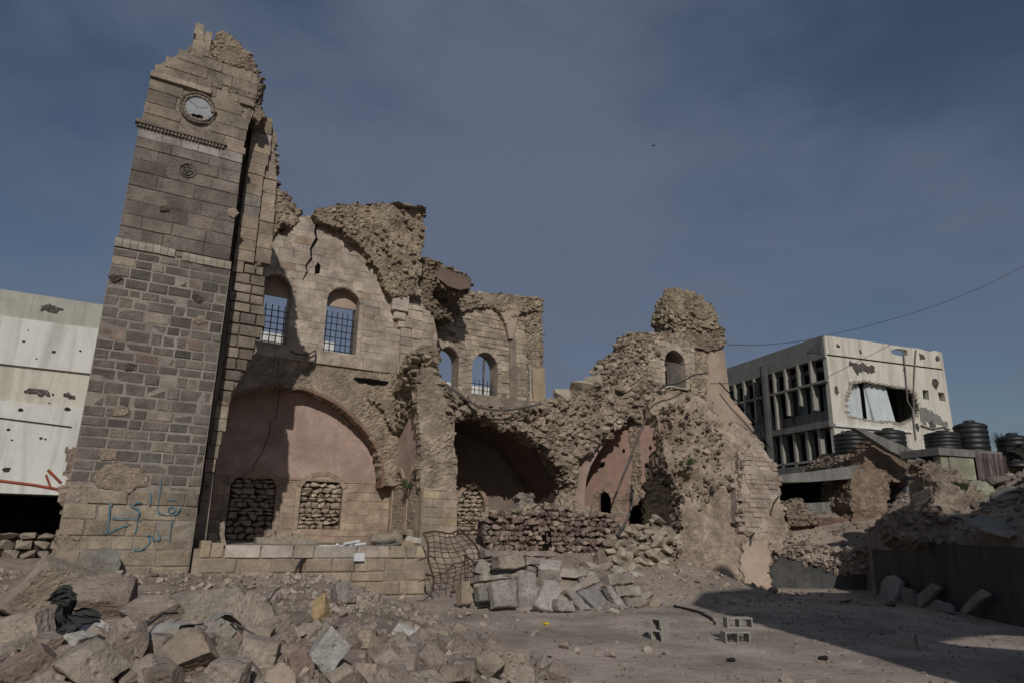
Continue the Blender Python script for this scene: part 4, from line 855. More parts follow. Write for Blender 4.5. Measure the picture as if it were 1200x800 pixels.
# the sloping broken flank of the end wall
ML = Frame((21, 22.1), (25.6, 20.9), (.02, .50, 1)); mp = [(779, 500), (770, 488), (762, 474), (768, 462), (790, 458), (812, 462), (835, 470), (846, 496), (881, 497), (895, 522), (910, 551), (916, 600), (919, 634), (905, 650), (895, 690), (880, 706), (840, 708), (800, 706), (783, 700), (786, 660), (790, 640), (797, 606), (801, 585), (796, 562), (781, 548), (778, 525)]
mq = ML.pxs(mp); cav = [ML.px(796, 506), ML.px(838, 592), ML.px(870, 612), ML.px(832, 668), ML.px(806, 560)]
def mhf(a, z):
    r = 0
    for (ca, cz_), (dep, rad) in zip(cav, ((-1.3, .8), (-.35, .5), (-.25, .6), (-.25, .35), (-.9, .6))): r = r + dep * np.exp(-((a - ca) ** 2 + (z - cz_) ** 2) / rad ** 2)
    ab, zb_ = ML.px(880, 600); return r + .5 * sstep(5, 0, z) * .4
right = ML.pxs([(905, 700), (893, 690), (868, 640), (862, 560), (850, 520), (846, 496), (881, 497), (895, 522), (910, 551), (916, 600), (919, 634)])
mb = MB(); rubble(mb, ML, mq, res=.08, size=.3, flat=1.1, amp=.09, big=.5, th=2.5, col=(.36, .29, .225), edge=.12, seed=80, cv=.4, hf=mhf)
up_ = ML.pxs([(779, 500), (772, 480), (812, 464), (845, 498), (850, 560), (820, 600), (805, 580), (785, 530)])
stones_on(mb, ML, up_, 420, (.08, .34), (-.1, .25), (.32, .26, .19), BOXY, .7, dfun=lambda a, z: float(mhf(np.array([a]), np.array([z]))[0]))
mb.build('end_wall_flank', mRubble, hall)
mb = MB(); BR = Frame((23.4, 21.15), (25.9, 20.75), (.02, .40, 1)); bp_ = BR.pxs([(862, 560), (872, 530), (888, 515), (899, 528), (912, 552), (917, 600), (920, 634), (902, 636), (872, 622), (866, 600)])
ashlar(mb, BR, bp_, row=.24, rowv=.12, w=(.28, .5), joint=.022, out_=-.05, depv=.03, ch=.015, col=(.36, .285, .23), cv=.14, odd=((.4, .33, .26), (.30, .23, .18)), rag=.3, back=-.3, miss=.12)
slab(mb, BR, [(a * 1, z) for a, z in bp_], d=-.09, th=.6, col=(.36, .30, .245))
mb.build('flank_masonry', mStone, hall)
mb = MB(); edge_stones(mb, BR, BR.pxs([(872, 530), (866, 560), (868, 600), (876, 624), (904, 638)]), .12, (.12, .34), .3, (.35, .285, .225), ROCKS, d0=.06, flat=.8); mb.build('flank_rubble', mRubble, hall)
mb = MB(); gp_ = ML.pxs([(868, 640), (894, 636), (897, 692), (880, 700), (866, 690), (862, 665)]); rubble(mb, ML, gp_, res=.07, size=.3, amp=.05, big=.2, th=.6, d=.45, col=(.30, .285, .24), edge=.08, seed=82, cv=.2); mb.build('grey_render_patch', mPlaster, hall)
# --- back rooms: floors that close the view between the walls
mb = MB(); box(mb, (16.6, 30.6, 8.15), (9.4, 4.2, .5), (.3, .25, .2)); mb.build('upper_floor', mRubble, hall)
mb = MB(); box(mb, (6.7, 27.2, .6), (10.6, 7.2, 1.9), (.36, .3, .23)); mb.build('terrace_floor', mRubble, hall)
mb = MB(); rubble(mb, ML, ML.pxs([(766, 614), (766, 552), (782, 538), (808, 556), (810, 614)]), d=-1.1, th=.2, res=.09, size=.35, amp=.2, big=.3, col=(.05, .04, .03), seed=99); mb.build('dark_cave', mat('shade darkened cave rubble', None, bump=.8, nvar=.3, spec=.05), hall)  # rubble coloured near black in place of the cave's deep shade
# ================================================================ TERRACE WALL
TF = FY(22.15); ter = thing('terrace_wall', 'low honey coloured stone retaining wall with pale coping, right of the clock tower', 'wall', (6, 22, 0))
a1 = TF.px(499, 650)[0]; mb = MB(); slab(mb, TF, [(2.45, -.4), (a1, -.4), (a1, 1.5), (2.45, 1.5)], d=0.015, th=1.5, col=(.36, .295, .225)); mb.build('wall_core', mMortar, ter)
mb = MB(); ashlar(mb, TF, [(2.6, -.3), (a1, -.3), (a1, 1.24), (2.6, 1.24)], row=.36, rowv=.28, w=(.4, 1.2), joint=.016, out_=.04, depv=.05, ch=.035, col=(.35, .285, .215), cv=.13, odd=((.40, .31, .2), (.32, .27, .22), (.40, .34, .28)), miss=.04, back=-.1)
mb.build('wall_masonry', mStone, ter)
mb = MB()
for x0, x1, c in ((262, 304, (.55, .49, .42)), (305, 342, (.52, .46, .40)), (343, 366, (.40, .34, .27)), (367, 416, (.36, .33, .28)), (418, 455, (.50, .42, .35)), (456, 474, (.42, .35, .25)), (475, 486, (.36, .31, .25)), (487, 498, (.5, .42, .31))):
    block(mb, TF, TF.px(x0, 655)[0] + .01, TF.px(x1, 655)[0] - .01, 1.25, 1.60, 0, .08 + random.uniform(-.03, .03), .02, c, back=-.8)
block(mb, TF, 2.62, TF.px(246, 650)[0], 1.25, 1.72, 0, .06, .03, (.36, .29, .2), back=-.6); block(mb, TF, TF.px(247, 650)[0], TF.px(261, 650)[0], 1.25, 1.66, 0, .05, .03, (.38, .31, .22), back=-.6)
mb.build('coping', mStone, ter)
# ---- loose things on the terrace
def chunk(name, L_, pts, d=.0, th=.3, col=(.35, .3, .24), m=mRock, parent=None, j=.018, step=.12, ch=.025, world=False, px=True):
    """broken slab: outline with chipped edges, chamfered front"""
    P = np.array(L_.pxs(pts) if px else pts); q = []
    for i in range(len(P)):
        a, b = P[i], P[(i + 1) % len(P)]; n = max(1, int(np.linalg.norm(b - a) / step))
        for k in range(n): q.append(a + (b - a) * k / n + rng.uniform(-j, j, 2))
    q = np.array(q); c = q.mean(0); n = len(q); inn = c + (q - c) * (1 - ch / (np.linalg.norm(q - c, axis=1)[:, None] + .01))
    V = np.concatenate([L_.w(q[:, 0], q[:, 1], np.full(n, d - th)), L_.w(q[:, 0], q[:, 1], d - ch + rng.uniform(-j, j, n) * .5), L_.w(inn[:, 0], inn[:, 1], d + rng.uniform(-j, j, n) * .4)])
    mb = MB(); F = [(i, (i + 1) % n, n + (i + 1) % n, n + i) for i in range(n)] + [(n + i, n + (i + 1) % n, 2 * n + (i + 1) % n, 2 * n + i) for i in range(n)]
    ctr = len(V); V = np.concatenate([V, L_.w(c[0], c[1], d + .01), L_.w(c[0], c[1], d - th)])
    F += [(2 * n + i, 2 * n + (i + 1) % n, ctr) for i in range(n)] + [((i + 1) % n, i, ctr + 1) for i in range(n)]
    mb.add(V, F, jit(col, .08)); return mb.build(name, m, parent, origin=V.mean(0) if parent is None else None)
TB = FY(24.3)
for i, (pts, lab, c) in enumerate(((((229, 640), (229, 622), (240, 620), (243, 641)), 'rough cut stone block next to the tower edge on the terrace', (.42, .36, .29)),
        (((244, 641), (244, 626), (254, 624), (258, 641)), 'small squared stone block on the terrace left of the pale coping', (.45, .39, .31)),
        (((259, 642), (257, 612), (263, 611), (265, 642)), 'narrow upright stone post on the terrace in the shadow edge', (.46, .38, .3)))):
    tag(chunk('stone_block', TB, pts, th=.45, col=c), lab, 'stone block')
TB2 = FY(26.5)
for pts, lab, c in ((((302, 641), (300, 629), (330, 627), (372, 632), (371, 641)), 'long flat grey slab lying on the terrace behind the coping', (.33, .29, .24)),
        (((312, 628), (313, 621), (322, 620), (323, 628)), 'small brick sized stone on the long grey slab', (.38, .3, .24)), (((324, 632), (324, 621), (342, 622), (343, 633)), 'squared pale stone behind the terrace coping', (.42, .34, .26)), (((343, 633), (344, 624), (357, 625), (357, 634)), 'short stone beside the squared pale stone on the terrace', (.4, .33, .25))):
    tag(chunk('stone_slab', TB2, pts, th=.5, col=c), lab, 'stone slab')
# white metal frame
F3 = FY(22.5); fm = thing('metal_frame', 'white painted metal frame scrap with flat box lying on the terrace edge', 'metal scrap', tuple(F3.w(*F3.px(400, 645), 0)[0]))
mb = MB()
for (x0, y0, x1, y1) in ((370, 646, 427, 640), (372, 649, 425, 645), (378, 642, 380, 649), (392, 640, 394, 649), (410, 637, 411, 648), (371, 643, 428, 644), (400, 640, 420, 637)):
    tube(mb, [F3.w(*F3.px(x0, y0 - 3), .3)[0], F3.w(*F3.px(x1, y1 - 3), .1)[0]], .06, (.6, .6, .6), 4)
mb.build('frame_bars', mWhite, fm)
mb = MB(); a0, z1 = F3.px(410, 647); a1_, z0 = F3.px(421, 656); fbox(mb, F3, a0, a1_, z0, z1, .38, .52, (.6, .6, .6)); fbox(mb, F3, a0 + .1, a0 + .13, z0 + .08, z1 - .06, .51, .54, (.1, .1, .1)); mb.build('junction_box', mWhite, fm)
# charred timber heap and stones at the right end of the terrace
F4 = FY(24.2)
for k, (x0, y0, x1, y1, r) in enumerate(((428, 643, 462, 632, .08), (434, 640, 466, 641, .09), (430, 635, 460, 639, .07), (440, 645, 468, 636, .08))):
    mb = MB(); tube(mb, [F4.w(*F4.px(x0, y0), .3 + k * .08)[0], F4.w(*F4.px((x0 + x1) / 2, (y0 + y1) / 2 - 1), .2)[0], F4.w(*F4.px(x1, y1), .1)[0]], r, (.05, .045, .04), 5)
    tag(mb.build('charred_timber', mWood, origin=F4.w(*F4.px(x0, y0), 0)[0]), 'charred black timber among the sticks piled on the terrace by the cross wall', 'timber', 'charred timbers piled on the terrace')
for pts, lab, c in ((((462, 643), (463, 634), (484, 633), (486, 644)), 'orange brown stone at the terrace corner beside the rebar mesh', (.42, .32, .2)), (((474, 634), (477, 627), (494, 630), (493, 637)), 'whitish flat stone topping the terrace corner pile', (.5, .46, .4)),
        (((434, 634), (437, 625), (470, 624), (472, 634)), 'long grey stone behind the charred timbers', (.33, .28, .22)), (((458, 626), (461, 620), (482, 620), (484, 627)), 'brown stone wedged against the cross wall niches', (.32, .26, .2))):
    tag(chunk('fallen_stone', F4, pts, d=.1, th=.5, col=c), lab, 'stone')
# ---- rebar mesh hanging off the terrace
rm = thing('rebar_mesh', 'bent rusty rebar mesh hanging off the right end of the terrace', 'rebar', (9.6, 21.3, 0)); FR = FY(21.5)
c4 = [FR.px(x, y) for x, y in ((496, 624), (541, 622), (553, 680), (502, 689))]
def rp(u, v):
    a = (1 - u) * (1 - v) * c4[0][0] + u * (1 - v) * c4[1][0] + u * v * c4[2][0] + (1 - u) * v * c4[3][0] + .42 * math.sin(v * 2.6) * u ** 2; z = (1 - u) * (1 - v) * c4[0][1] + u * (1 - v) * c4[1][1] + u * v * c4[2][1] + (1 - u) * v * c4[3][1]
    return FR.w(a + .06 * math.sin(v * 9 + u * 5), z + .05 * math.sin(u * 8 + v * 3), .35 * math.sin(v * 2.2) * (1 - .5 * u) + .25 * math.sin(u * 3.1))[0]
mb = MB()
for i in range(8): u = i / 7; tube(mb, [rp(u, v) for v in np.linspace(0, 1, 9)], .014 if 0 < i < 7 else .035, (.05, .035, .03), 5)
mb.build('vertical_bars', mMetal, rm); mb = MB()
for j in range(12): v = j / 11 + random.uniform(-.02, .02); tube(mb, [rp(u, v) for u in np.linspace(0, 1, 7)], .013 if j else .03, (.05, .035, .03), 5)
mb.build('cross_bars', mMetal, rm); mb = MB()
for st in ([(502, 687), (496, 696), (488, 702), (482, 702)], [(520, 690), (523, 702), (531, 709), (540, 711), (539, 690), (536, 660)], [(484, 655), (492, 652), (498, 650), (503, 655)], [(540, 706), (550, 706), (556, 702)]):
    tube(mb, [FR.w(*FR.px(x, y), .5)[0] for x, y in st], .022, (.05, .035, .03), 5)
mb.build('loose_bars', mMetal, rm)
# ---- dry stone wall of small dark stones before the vault
F5 = Frame((12.6, 23.2), (19.0, 22.6)); dw = thing('dry_stone_wall', 'low wall of small brown stacked stones in front of the dark vault', 'wall', (15.5, 23, 1))
poly = F5.pxs([(566, 628), (568, 606), (582, 600), (600, 604), (618, 598), (640, 592), (660, 594), (675, 600), (700, 603), (722, 605), (733, 616), (736, 650), (728, 668), (700, 672), (660, 670), (630, 662), (600, 656), (575, 650)])
mb = MB(); slab(mb, F5, poly, d=-.12, th=.5, col=(.08, .06, .05)); mb.build('wall_core', mRubble, dw)
mb = MB(); z = min(p[1] for p in poly)
while z < max(p[1] for p in poly):
    h_ = random.uniform(.11, .27)
    for a, b in spans(poly, z + h_ / 2):
        x = a
        while x < b:
            w_ = random.uniform(.11, .24) * random.choice((1, 1, 1.4, 2)); V, F = random.choice(ROCKS + BOXY); p = F5.w(x + w_ / 2, z + h_ / 2 + random.uniform(-.03, .03), random.uniform(-.1, .08))[0]
            mb.add((V * np.array([w_ * 1.05, .34, h_ * 1.1])) @ rotm(random.uniform(-.3, .3), random.uniform(-.25, .25), random.uniform(-.3, .3)).T + p, F, jit(random.choice(((.24, .18, .15), (.24, .18, .15), (.33, .27, .21))), .35)); x += w_ * .98
    z += h_ * .93
edge_stones(mb, F5, F5.pxs([(566, 606), (582, 598), (600, 602), (618, 595), (640, 590), (660, 592), (675, 598), (700, 601), (722, 603)]), .2, (.18, .42), .6, (.33, .27, .2), ROCKS, flat=.7)
mb.build('stacked_stones', mRock, dw)
mb = MB(); slab(mb, F5, F5.pxs([(634, 642), (633, 622), (644, 621), (645, 641)]), d=.13, th=.1); mb.build('wall_gap', mVoid, dw)
# stub columns standing up behind it
for pts, lab, c in ((((611, 604), (609, 584), (616, 577), (624, 580), (630, 602)), 'grey jagged stub of wall rising at the back of the dark vault', (.32, .28, .24)), (((636, 600), (640, 588), (650, 590), (656, 602)), 'brown lump behind the dry stone wall under the vault', (.3, .24, .18)), (((655, 604), (660, 580), (668, 574), (674, 604)), 'pale upright fragment next to the vault springer', (.38, .31, .24))):
    L5 = FY(25.4); mb = MB(); rubble(mb, L5, L5.pxs(pts), res=.06, size=.25, amp=.12, big=.1, th=.6, col=c, edge=.08); tag(mb.build('wall_stub', mRubble, origin=L5.w(*L5.px(*pts[0]), 0)[0]), lab, 'wall fragment')

# ---- boulders: cube sphere cut by random planes
def cubesphere(n):
    t = np.linspace(-1, 1, n + 1); A, B = np.meshgrid(t, t, indexing='ij'); A = A.ravel(); B = B.ravel(); O1 = np.ones_like(A); P = []; F = []; k = 0
    i, j = np.meshgrid(np.arange(n), np.arange(n), indexing='ij'); q = (i * (n + 1) + j).ravel(); f = np.stack([q, q + n + 1, q + n + 2, q + 1], 1)
    for s, (x, y, z) in enumerate(((O1, A, B), (-O1, B, A), (B, O1, A), (A, -O1, B), (A, B, O1), (B, A, -O1))): P.append(np.stack([x, y, z], 1)); F.append(f + k); k += len(A)
    P = np.concatenate(P); F = np.concatenate(F); r = np.round(P, 5); _, idx, inv = np.unique(r, axis=0, return_index=True, return_inverse=True); inv = inv.ravel()
    P = P[idx]; return P / np.linalg.norm(P, axis=1)[:, None], inv[F]
CS = {n: cubesphere(n) for n in (8, 12, 22, 36)}
def boulder(name, px, py, wpx, hpx, seed, col, m=mBould, res=36, dfac=1., angular=7, sink=.3, thick=.9):
    base = hit(px, py + hpx * .42); dist = np.linalg.norm(base - EYE); R_ = RC.T @ (base - EYE); dep = -R_[2]; w_ = wpx * dep / 800; h_ = hpx * dep / 800 * 1.08
    D, F = CS[res]; r = np.random.default_rng(seed); rad = np.full(len(D), .80)
    col = np.array(col, float); col = col if col.max() > .415 else col * .65 + .35 * np.array((.36, .31, .26)) * (.55 + .5 * col.mean() / .27)
    Q = np.linalg.qr(r.normal(size=(3, 3)))[0]
    for k in range(6): nrm = Q[k // 2] * (1 if k % 2 else -1); rad = np.minimum(rad, r.uniform(.30, .46) / np.maximum(D @ nrm, .05))
    for k in range(angular - 1):
        nrm = r.normal(size=3); nrm /= np.linalg.norm(nrm); rad = np.minimum(rad, r.uniform(.42, .54) / np.maximum(D @ nrm, .05))
    P = D * rad[:, None]; P = P / (P.max(0) - P.min(0)); P = P * np.array([w_, w_ * thick, h_]); sz = max(w_, h_)
    P = P + D * (sz * .022 * fbm(P * 3 / sz + seed, 4) + sz * .012 * fbm(P * 12 / sz + seed, 3) + min(.01, sz * .015) * fbm(P * 26, 3))[:, None]
    az = r.uniform(-.5, .5); P = P @ rotz(az).T; loc = base + np.array([0, 0, h_ * (.5 - (sink if wpx < 38 or sink < .25 else .17))]) + np.array([.2, .35, 0]) * w_ * .5
    mb = MB(); cc = np.array(jit(col, .06))[None] * (1 + .22 * fbm(P * 3 / sz + seed + 9, 3)[:, None]); mb.add(P + loc, F, cc)
    return mb.build(name, m, None, origin=loc, smooth=False)
BL = [(52, 692, 122, 72, (.34, .265, .20), 'huge pale brown boulder at the left edge below the black opening', 1), (107, 704, 68, 56, (.25, .19, .145), 'dark brown rounded boulder below the round grey slab, left of the tower foot', 2),
      (16, 742, 62, 46, (.36, .29, .225), 'pale pitted boulder cut by the left edge of the photo', 3), (92, 780, 84, 52, (.33, .285, .215), 'large flat topped beige boulder at the bottom left', 4), (22, 786, 72, 48, (.25, .16, .135), 'reddish crumbly boulder in the bottom left corner', 5),
      (165, 722, 66, 42, (.31, .25, .20), 'brown boulder with dark gaps in front of the tower foot', 6), (231, 716, 68, 44, (.31, .26, .21), 'long slanting boulder just below the shadow gap of the tower', 7), (211, 768, 66, 48, (.27, .20, .15), 'dark reddish brown boulder centred in the left foreground heap', 8),
      (137, 756, 52, 58, (.35, .275, .21), 'upright tan boulder right of the white chunk', 9), (283, 724, 50, 42, (.30, .245, .195), 'brown boulder beneath the terrace wall', 10), (378, 764, 44, 52, (.37, .38, .385), 'smooth bluish grey boulder in the middle foreground', 11),
      (352, 727, 32, 24, (.17, .14, .11), 'dark broken stone with a hollow beneath it', 12), (374, 712, 20, 36, (.42, .29, .15), 'upright ochre yellow stone among grey rubble', 13), (399, 692, 28, 30, (.26, .235, .21), 'grey rounded stone leaning below the terrace wall', 14),
      (428, 750, 24, 24, (.37, .29, .20), 'tan chipped stone above a dark flat one', 15), (440, 771, 34, 28, (.22, .165, .125), 'dark brown flat stone in the middle foreground', 16), (473, 738, 30, 20, (.62, .60, .56), 'bright white plaster chunk in the middle foreground', 17),
      (348, 776, 28, 36, (.36, .25, .2), 'pinkish boulder left of the bluish grey one', 18), (105, 735, 30, 24, (.60, .59, .56), 'white plaster lump beside the black rags', 19), (85, 749, 34, 18, (.46, .44, .41), 'pale grey flat stone under the white lump', 20),
      (556, 754, 22, 36, (.27, .22, .185), 'dark angular block standing at the right end of the heap', 21), (538, 757, 24, 24, (.38, .27, .22), 'pink speckled stone against the dark angular block', 22), (425, 792, 36, 26, (.34, .26, .2), 'rounded brown stone at the bottom edge below the dark flat one', 23),
      (180, 796, 44, 26, (.30, .25, .2), 'brown stone at the bottom edge below the reddish boulder', 24), (300, 770, 50, 42, (.32, .265, .215), 'large beige stone between the reddish boulder and the bluish grey one', 25), (262, 790, 46, 34, (.33, .27, .22), 'beige stone at the bottom edge right of the reddish boulder', 26),
      (498, 776, 42, 36, (.33, .27, .22), 'broad brown stone below the white plaster chunk', 27), (320, 738, 40, 28, (.31, .25, .2), 'low brown stone left of the hollow dark one', 28), (255, 742, 40, 28, (.38, .35, .31), 'pale grey dusty stone covered by a torn plastic sheet', 29), (598, 778, 40, 30, (.30, .24, .19), 'low brown stone near the street edge at the bottom centre', 30), (470, 790, 36, 28, (.3, .24, .19), 'brown stone at the bottom edge left of centre', 31), (650, 786, 34, 24, (.28, .225, .18), 'flat brown stone at the bottom edge where the heap meets the street', 32)]
for x, y, w_, h_, c, lab, sd in BL: tag(boulder('boulder', x, y, w_ * 1.1, h_ * 1.1, sd, c, angular=8), lab, 'boulder')
# many smaller individual stones of the heap
heap = [(0, 705), (60, 730), (150, 700), (220, 700), (300, 696), (430, 700), (510, 720), (560, 740), (620, 760), (690, 800), (690, 812), (0, 812)]
k = 0
while k < 275:
    q = rng.uniform((0, 700), (690, 812))
    if not inside(heap, q[None])[0]: continue
    s_ = 11 + 40 * random.random() ** 1.8; s_ = s_ * (.55 + .5 * (q[1] - 690) / 110); tag(boulder('rubble_stone', q[0], q[1], s_, s_ * random.uniform(.5, .9), 300 + k, random.choice(((.33, .27, .215), (.29, .23, .18), (.36, .30, .24), (.30, .25, .215), (.36, .26, .2), (.26, .2, .155))), res=12, sink=.35),
        'rough brown or beige stone lying loose in the foreground rubble heap', 'rubble stone', 'loose stones of the foreground heap'); k += 1
# round grey slab leaning on the tower
L6 = Frame((-.4, 21.2), (1.2, 21.2), (0, .22, 1)); t = np.linspace(0, 6.2832, 15)[:-1]
tag(chunk('round_slab', L6, [(124 + 17.5 * math.cos(a) + 2 * math.sin(a), 660 - 20 * math.sin(a)) for a in t], th=.16, col=(.21, .205, .18), j=.02), 'round grey millstone like slab leaning on the tower foot', 'stone slab')
# black rags, torn sheet, sticks
def px3(x, y, lift=.0, toward=0.): p = hit(x, y); d = (EYE - p); d /= np.linalg.norm(d); return p + d * toward + np.array([0, 0, lift])
rg = thing('rag_bundle', 'bundle of black and grey rags hanging between the big boulders at left', 'rags', tuple(px3(77, 735)))
for k, st in enumerate(([(80, 692), (72, 700), (70, 716), (74, 738)], [(82, 694), (80, 715), (84, 735)], [(60, 728), (68, 736), (78, 742), (92, 735)], [(62, 735), (75, 744), (90, 742)], [(86, 700), (78, 694), (66, 697), (62, 706)], [(84, 718), (100, 722), (118, 725)])):
    mb = MB(); b = px3(77, 735, 0, .5); dpt = -(RC.T @ (b - EYE))[2]; P = []
    for x, y in st: r = RC @ np.array([(x - 600) / 800, -(y - 400) / 800, -1.]); P.append(EYE + r * (dpt - .06 * k))
    P = np.array(P); tt = np.linspace(0, len(P) - 1, 14); Pc = np.stack([np.interp(tt, range(len(P)), P[:, i]) for i in range(3)], 1); sd_ = RC[:, 0]; T_ = np.gradient(Pc, axis=0); T_ /= np.linalg.norm(T_, axis=1)[:, None]; Sd = np.cross(T_, RC[:, 2]); g_ = []
    for s_ in np.linspace(-1, 1, 7): q_ = Pc + Sd * (.055 * s_ * (1 + .4 * np.sin(tt * 3 + k))[:, None]) + RC[:, 2] * (.02 * np.cos(s_ * 7 + tt * 2))[:, None]; g_.append(q_ + .02 * np.stack([fbm(q_ * 14, 2), fbm(q_ * 14 + 5, 2), fbm(q_ * 14 + 9, 2)], 1))
    ii_, jj_ = np.meshgrid(range(6), range(13), indexing='ij'); qq = (ii_ * 14 + jj_).ravel(); mb.add(np.concatenate(g_), np.stack([qq, qq + 1, qq + 15, qq + 14], 1), (.05, .05, .05)); mb.build('cloth_strip', mat('grey rag', (.075, .078, .075), bump=.9, bscale=14, nvar=.4), rg)
mb = MB(); b0 = px3(228, 742, .14, .1); n = 16; X, Y = np.meshgrid(np.linspace(-1, 1, n), np.linspace(-1, 1, n), indexing='ij'); P = np.stack([X.ravel() * .4, Y.ravel() * .13 + X.ravel() * .1, np.zeros(n * n)], 1)
P[:, 2] = .16 * fbm(P * 3.2, 4) - .12 * X.ravel() ** 2; P += .05 * np.stack([fbm(P * 6 + 9, 2), fbm(P * 6 + 3, 2), 0 * P[:, 0]], 1); i, j = np.meshgrid(range(n - 1), range(n - 1), indexing='ij'); q = (i * n + j).ravel(); mb.add(P + b0, np.stack([q, q + n, q + n + 1, q + 1], 1), (.3, .3, .3))
tag(mb.build('plastic_sheet', mat('dusty translucent sheet', (.31, .30, .275), rough=.6, bump=.7, bscale=14, nvar=.3, spec=.5), origin=b0), 'torn dusty grey plastic sheet draped over the left foreground rubble', 'plastic sheet')
for (p0, p1, r, m_, lab, nm) in (((168, 752), (205, 740), .01, mIron, 'dark bent pipe poking from under the torn plastic sheet', 'bent_pipe'), ((250, 750), (296, 770), .008, mWood, 'thin pale stick lying across the rubble right of the plastic sheet', 'stick'), ((313, 716), (327, 700), .012, mIron, 'short black iron rod stuck upright in the rubble', 'iron_rod')):
    mb = MB(); A = px3(*p0, .12, .1); B = px3(*p1, .16, .1); tube(mb, [A, (A + B) / 2 + np.array([0, 0, .05]), B], r, (.1, .1, .1), 6); tag(mb.build(nm, m_, origin=A), lab, nm.replace('_', ' '))
mb = MB(); hp = [TF.w(*TF.px(x, y), dd)[0] for x, y, dd in ((362, 652, -.1), (352, 655, .2), (344, 664, .45), (338, 676, .5), (336, 682, .5))]; tube(mb, hp, .045, (.04, .04, .04), 7); tag(mb.build('hose', mBlack, origin=hp[0]), 'curved black hose hanging over the terrace coping', 'hose')

# ---- fallen slabs and squared stones before the vault
def yl(Y, lean=.0, x0=9): return Frame((x0, Y), (x0 + 5, Y), (0, lean, 1))
SL = [([(577, 680), (606, 678), (607, 710), (580, 712)], 17.6, .25, .28, (.33, .30, .27), 'upright squared grey slab left of the pale column of slabs'),
      ([(608, 674), (626, 672), (632, 690), (628, 714), (609, 714)], 17.9, .25, .3, (.35, .32, .285), 'broad upright slab between the squared grey one and the tilted pale one'),
      ([(641, 677), (662, 685), (648, 716), (626, 709)], 17.1, .3, .17, (.40, .375, .345), 'pale smooth slab tilted to the left, brightest of the leaning slabs'),
      ([(702, 684), (728, 708), (704, 717), (677, 692)], 17.3, .55, .2, (.27, .26, .25), 'big dark grey rectangular slab tilted to the right'),
      ([(663, 690), (698, 671), (704, 681), (667, 696)], 18.0, .4, .35, (.36, .32, .28), 'thick slab lying on top of the dark tilted slab'),
      ([(665, 694), (673, 691), (693, 713), (682, 716)], 17.0, .3, .2, (.30, .27, .24), 'narrow slab edge left of the dark tilted slab'),
      ([(708, 684), (716, 685), (736, 711), (730, 717)], 17.0, .3, .25, (.34, .32, .30), 'narrow grey slab edge right of the dark tilted slab'),
      ([(584, 651), (613, 650), (616, 662), (603, 667), (585, 665)], 20.0, .1, .5, (.37, .32, .26), 'squared pale stone in the row under the stacked stone wall'),
      ([(617, 652), (640, 653), (640, 661), (618, 661)], 20.2, .1, .5, (.31, .27, .23), 'flat brown grey stone right of the squared pale stone'),
      ([(562, 674), (592, 672), (598, 677), (563, 680)], 17.9, .2, .6, (.36, .32, .27), 'thin flat slab lying across the top of the upright slabs'),
      ([(560, 686), (574, 684), (575, 704), (563, 704)], 18.0, .2, .3, (.25, .24, .21), 'small dark green grey upright stone left of the slabs'),
      ([(541, 682), (556, 680), (558, 706), (542, 707)], 18.6, .2, .4, (.36, .29, .21), 'honey coloured block right of the rebar mesh foot'),
      ([(654, 702), (672, 704), (676, 716), (655, 716)], 16.8, .1, .3, (.35, .31, .28), 'small pale lump between the tilted pale slab and the narrow edge'),
      ([(713, 673), (742, 670), (744, 682), (716, 685)], 18.6, .3, .5, (.33, .29, .25), 'flat stone right of the thick topmost slab'),
      ([(722, 686), (750, 685), (752, 697), (726, 698)], 17.9, .3, .5, (.34, .30, .26), 'grey flat stone second down at the right end of the slabs'),
      ([(734, 700), (754, 699), (756, 711), (738, 713)], 17.3, .2, .4, (.35, .31, .27), 'lowest squared stone at the right end of the slabs'),
      ([(762, 704), (771, 702), (774, 712), (763, 713)], 17.2, .1, .25, (.45, .36, .28), 'small light tan block alone on the street edge'),
      ([(568, 644), (648, 645), (652, 651), (570, 651)], 20.8, .2, .6, (.33, .28, .24), 'long flat beam like slab at the foot of the stacked stone wall')]
for pts, Y, lean, th, c, lab in SL: tag(chunk('fallen_slab', yl(Y, lean), pts, d=.0, th=th, col=c, j=.025, ch=.035), lab, 'stone slab')
for x, y, w_, h_, c, lab, sd in ((646, 669, 44, 27, (.42, .39, .36), 'large rounded pale boulder above the leaning slabs', 61), (566, 665, 26, 20, (.27, .25, .22), 'round dark grey stone below the rebar mesh', 62), (621, 667, 18, 15, (.22, .22, .19), 'small greenish dark stone left of the rounded pale boulder', 63), (672, 672, 50, 14, (.34, .31, .28), 'elongated grey stone right of the rounded pale boulder', 64), (556, 650, 30, 24, (.35, .29, .22), 'tan mound of masonry behind the rebar mesh', 65), (560, 692, 26, 30, (.33, .27, .21), 'brown boulder left of the upright slabs', 66)):
    tag(boulder('boulder', x, y, w_, h_, sd, c, sink=.2), lab, 'boulder')
k = 0; zone = [(538, 690), (552, 664), (600, 652), (690, 652), (745, 662), (768, 690), (780, 712), (700, 722), (560, 712)]
while k < 55:
    q = rng.uniform((538, 650), (782, 724))
    if not inside(zone, q[None])[0]: continue
    s_ = random.uniform(.22, .62); V, F = random.choice(BOXY); p = hit(*q) + np.array([0, .2, s_ * .12]); mb = MB()
    mb.add((V * np.array([s_ * 1.5, s_, s_ * .5])) @ rotm(random.uniform(-.5, .5), random.uniform(-.4, .4), random.uniform(0, 6)).T + p, F, jit(random.choice(((.38, .35, .31), (.36, .32, .27), (.33, .28, .23))), .15)); tag(mb.build('fallen_stone', mRock, origin=p), 'grey broken stone lying among the fallen slabs before the dark vault', 'rubble stone', 'broken stones among the fallen slabs'); k += 1
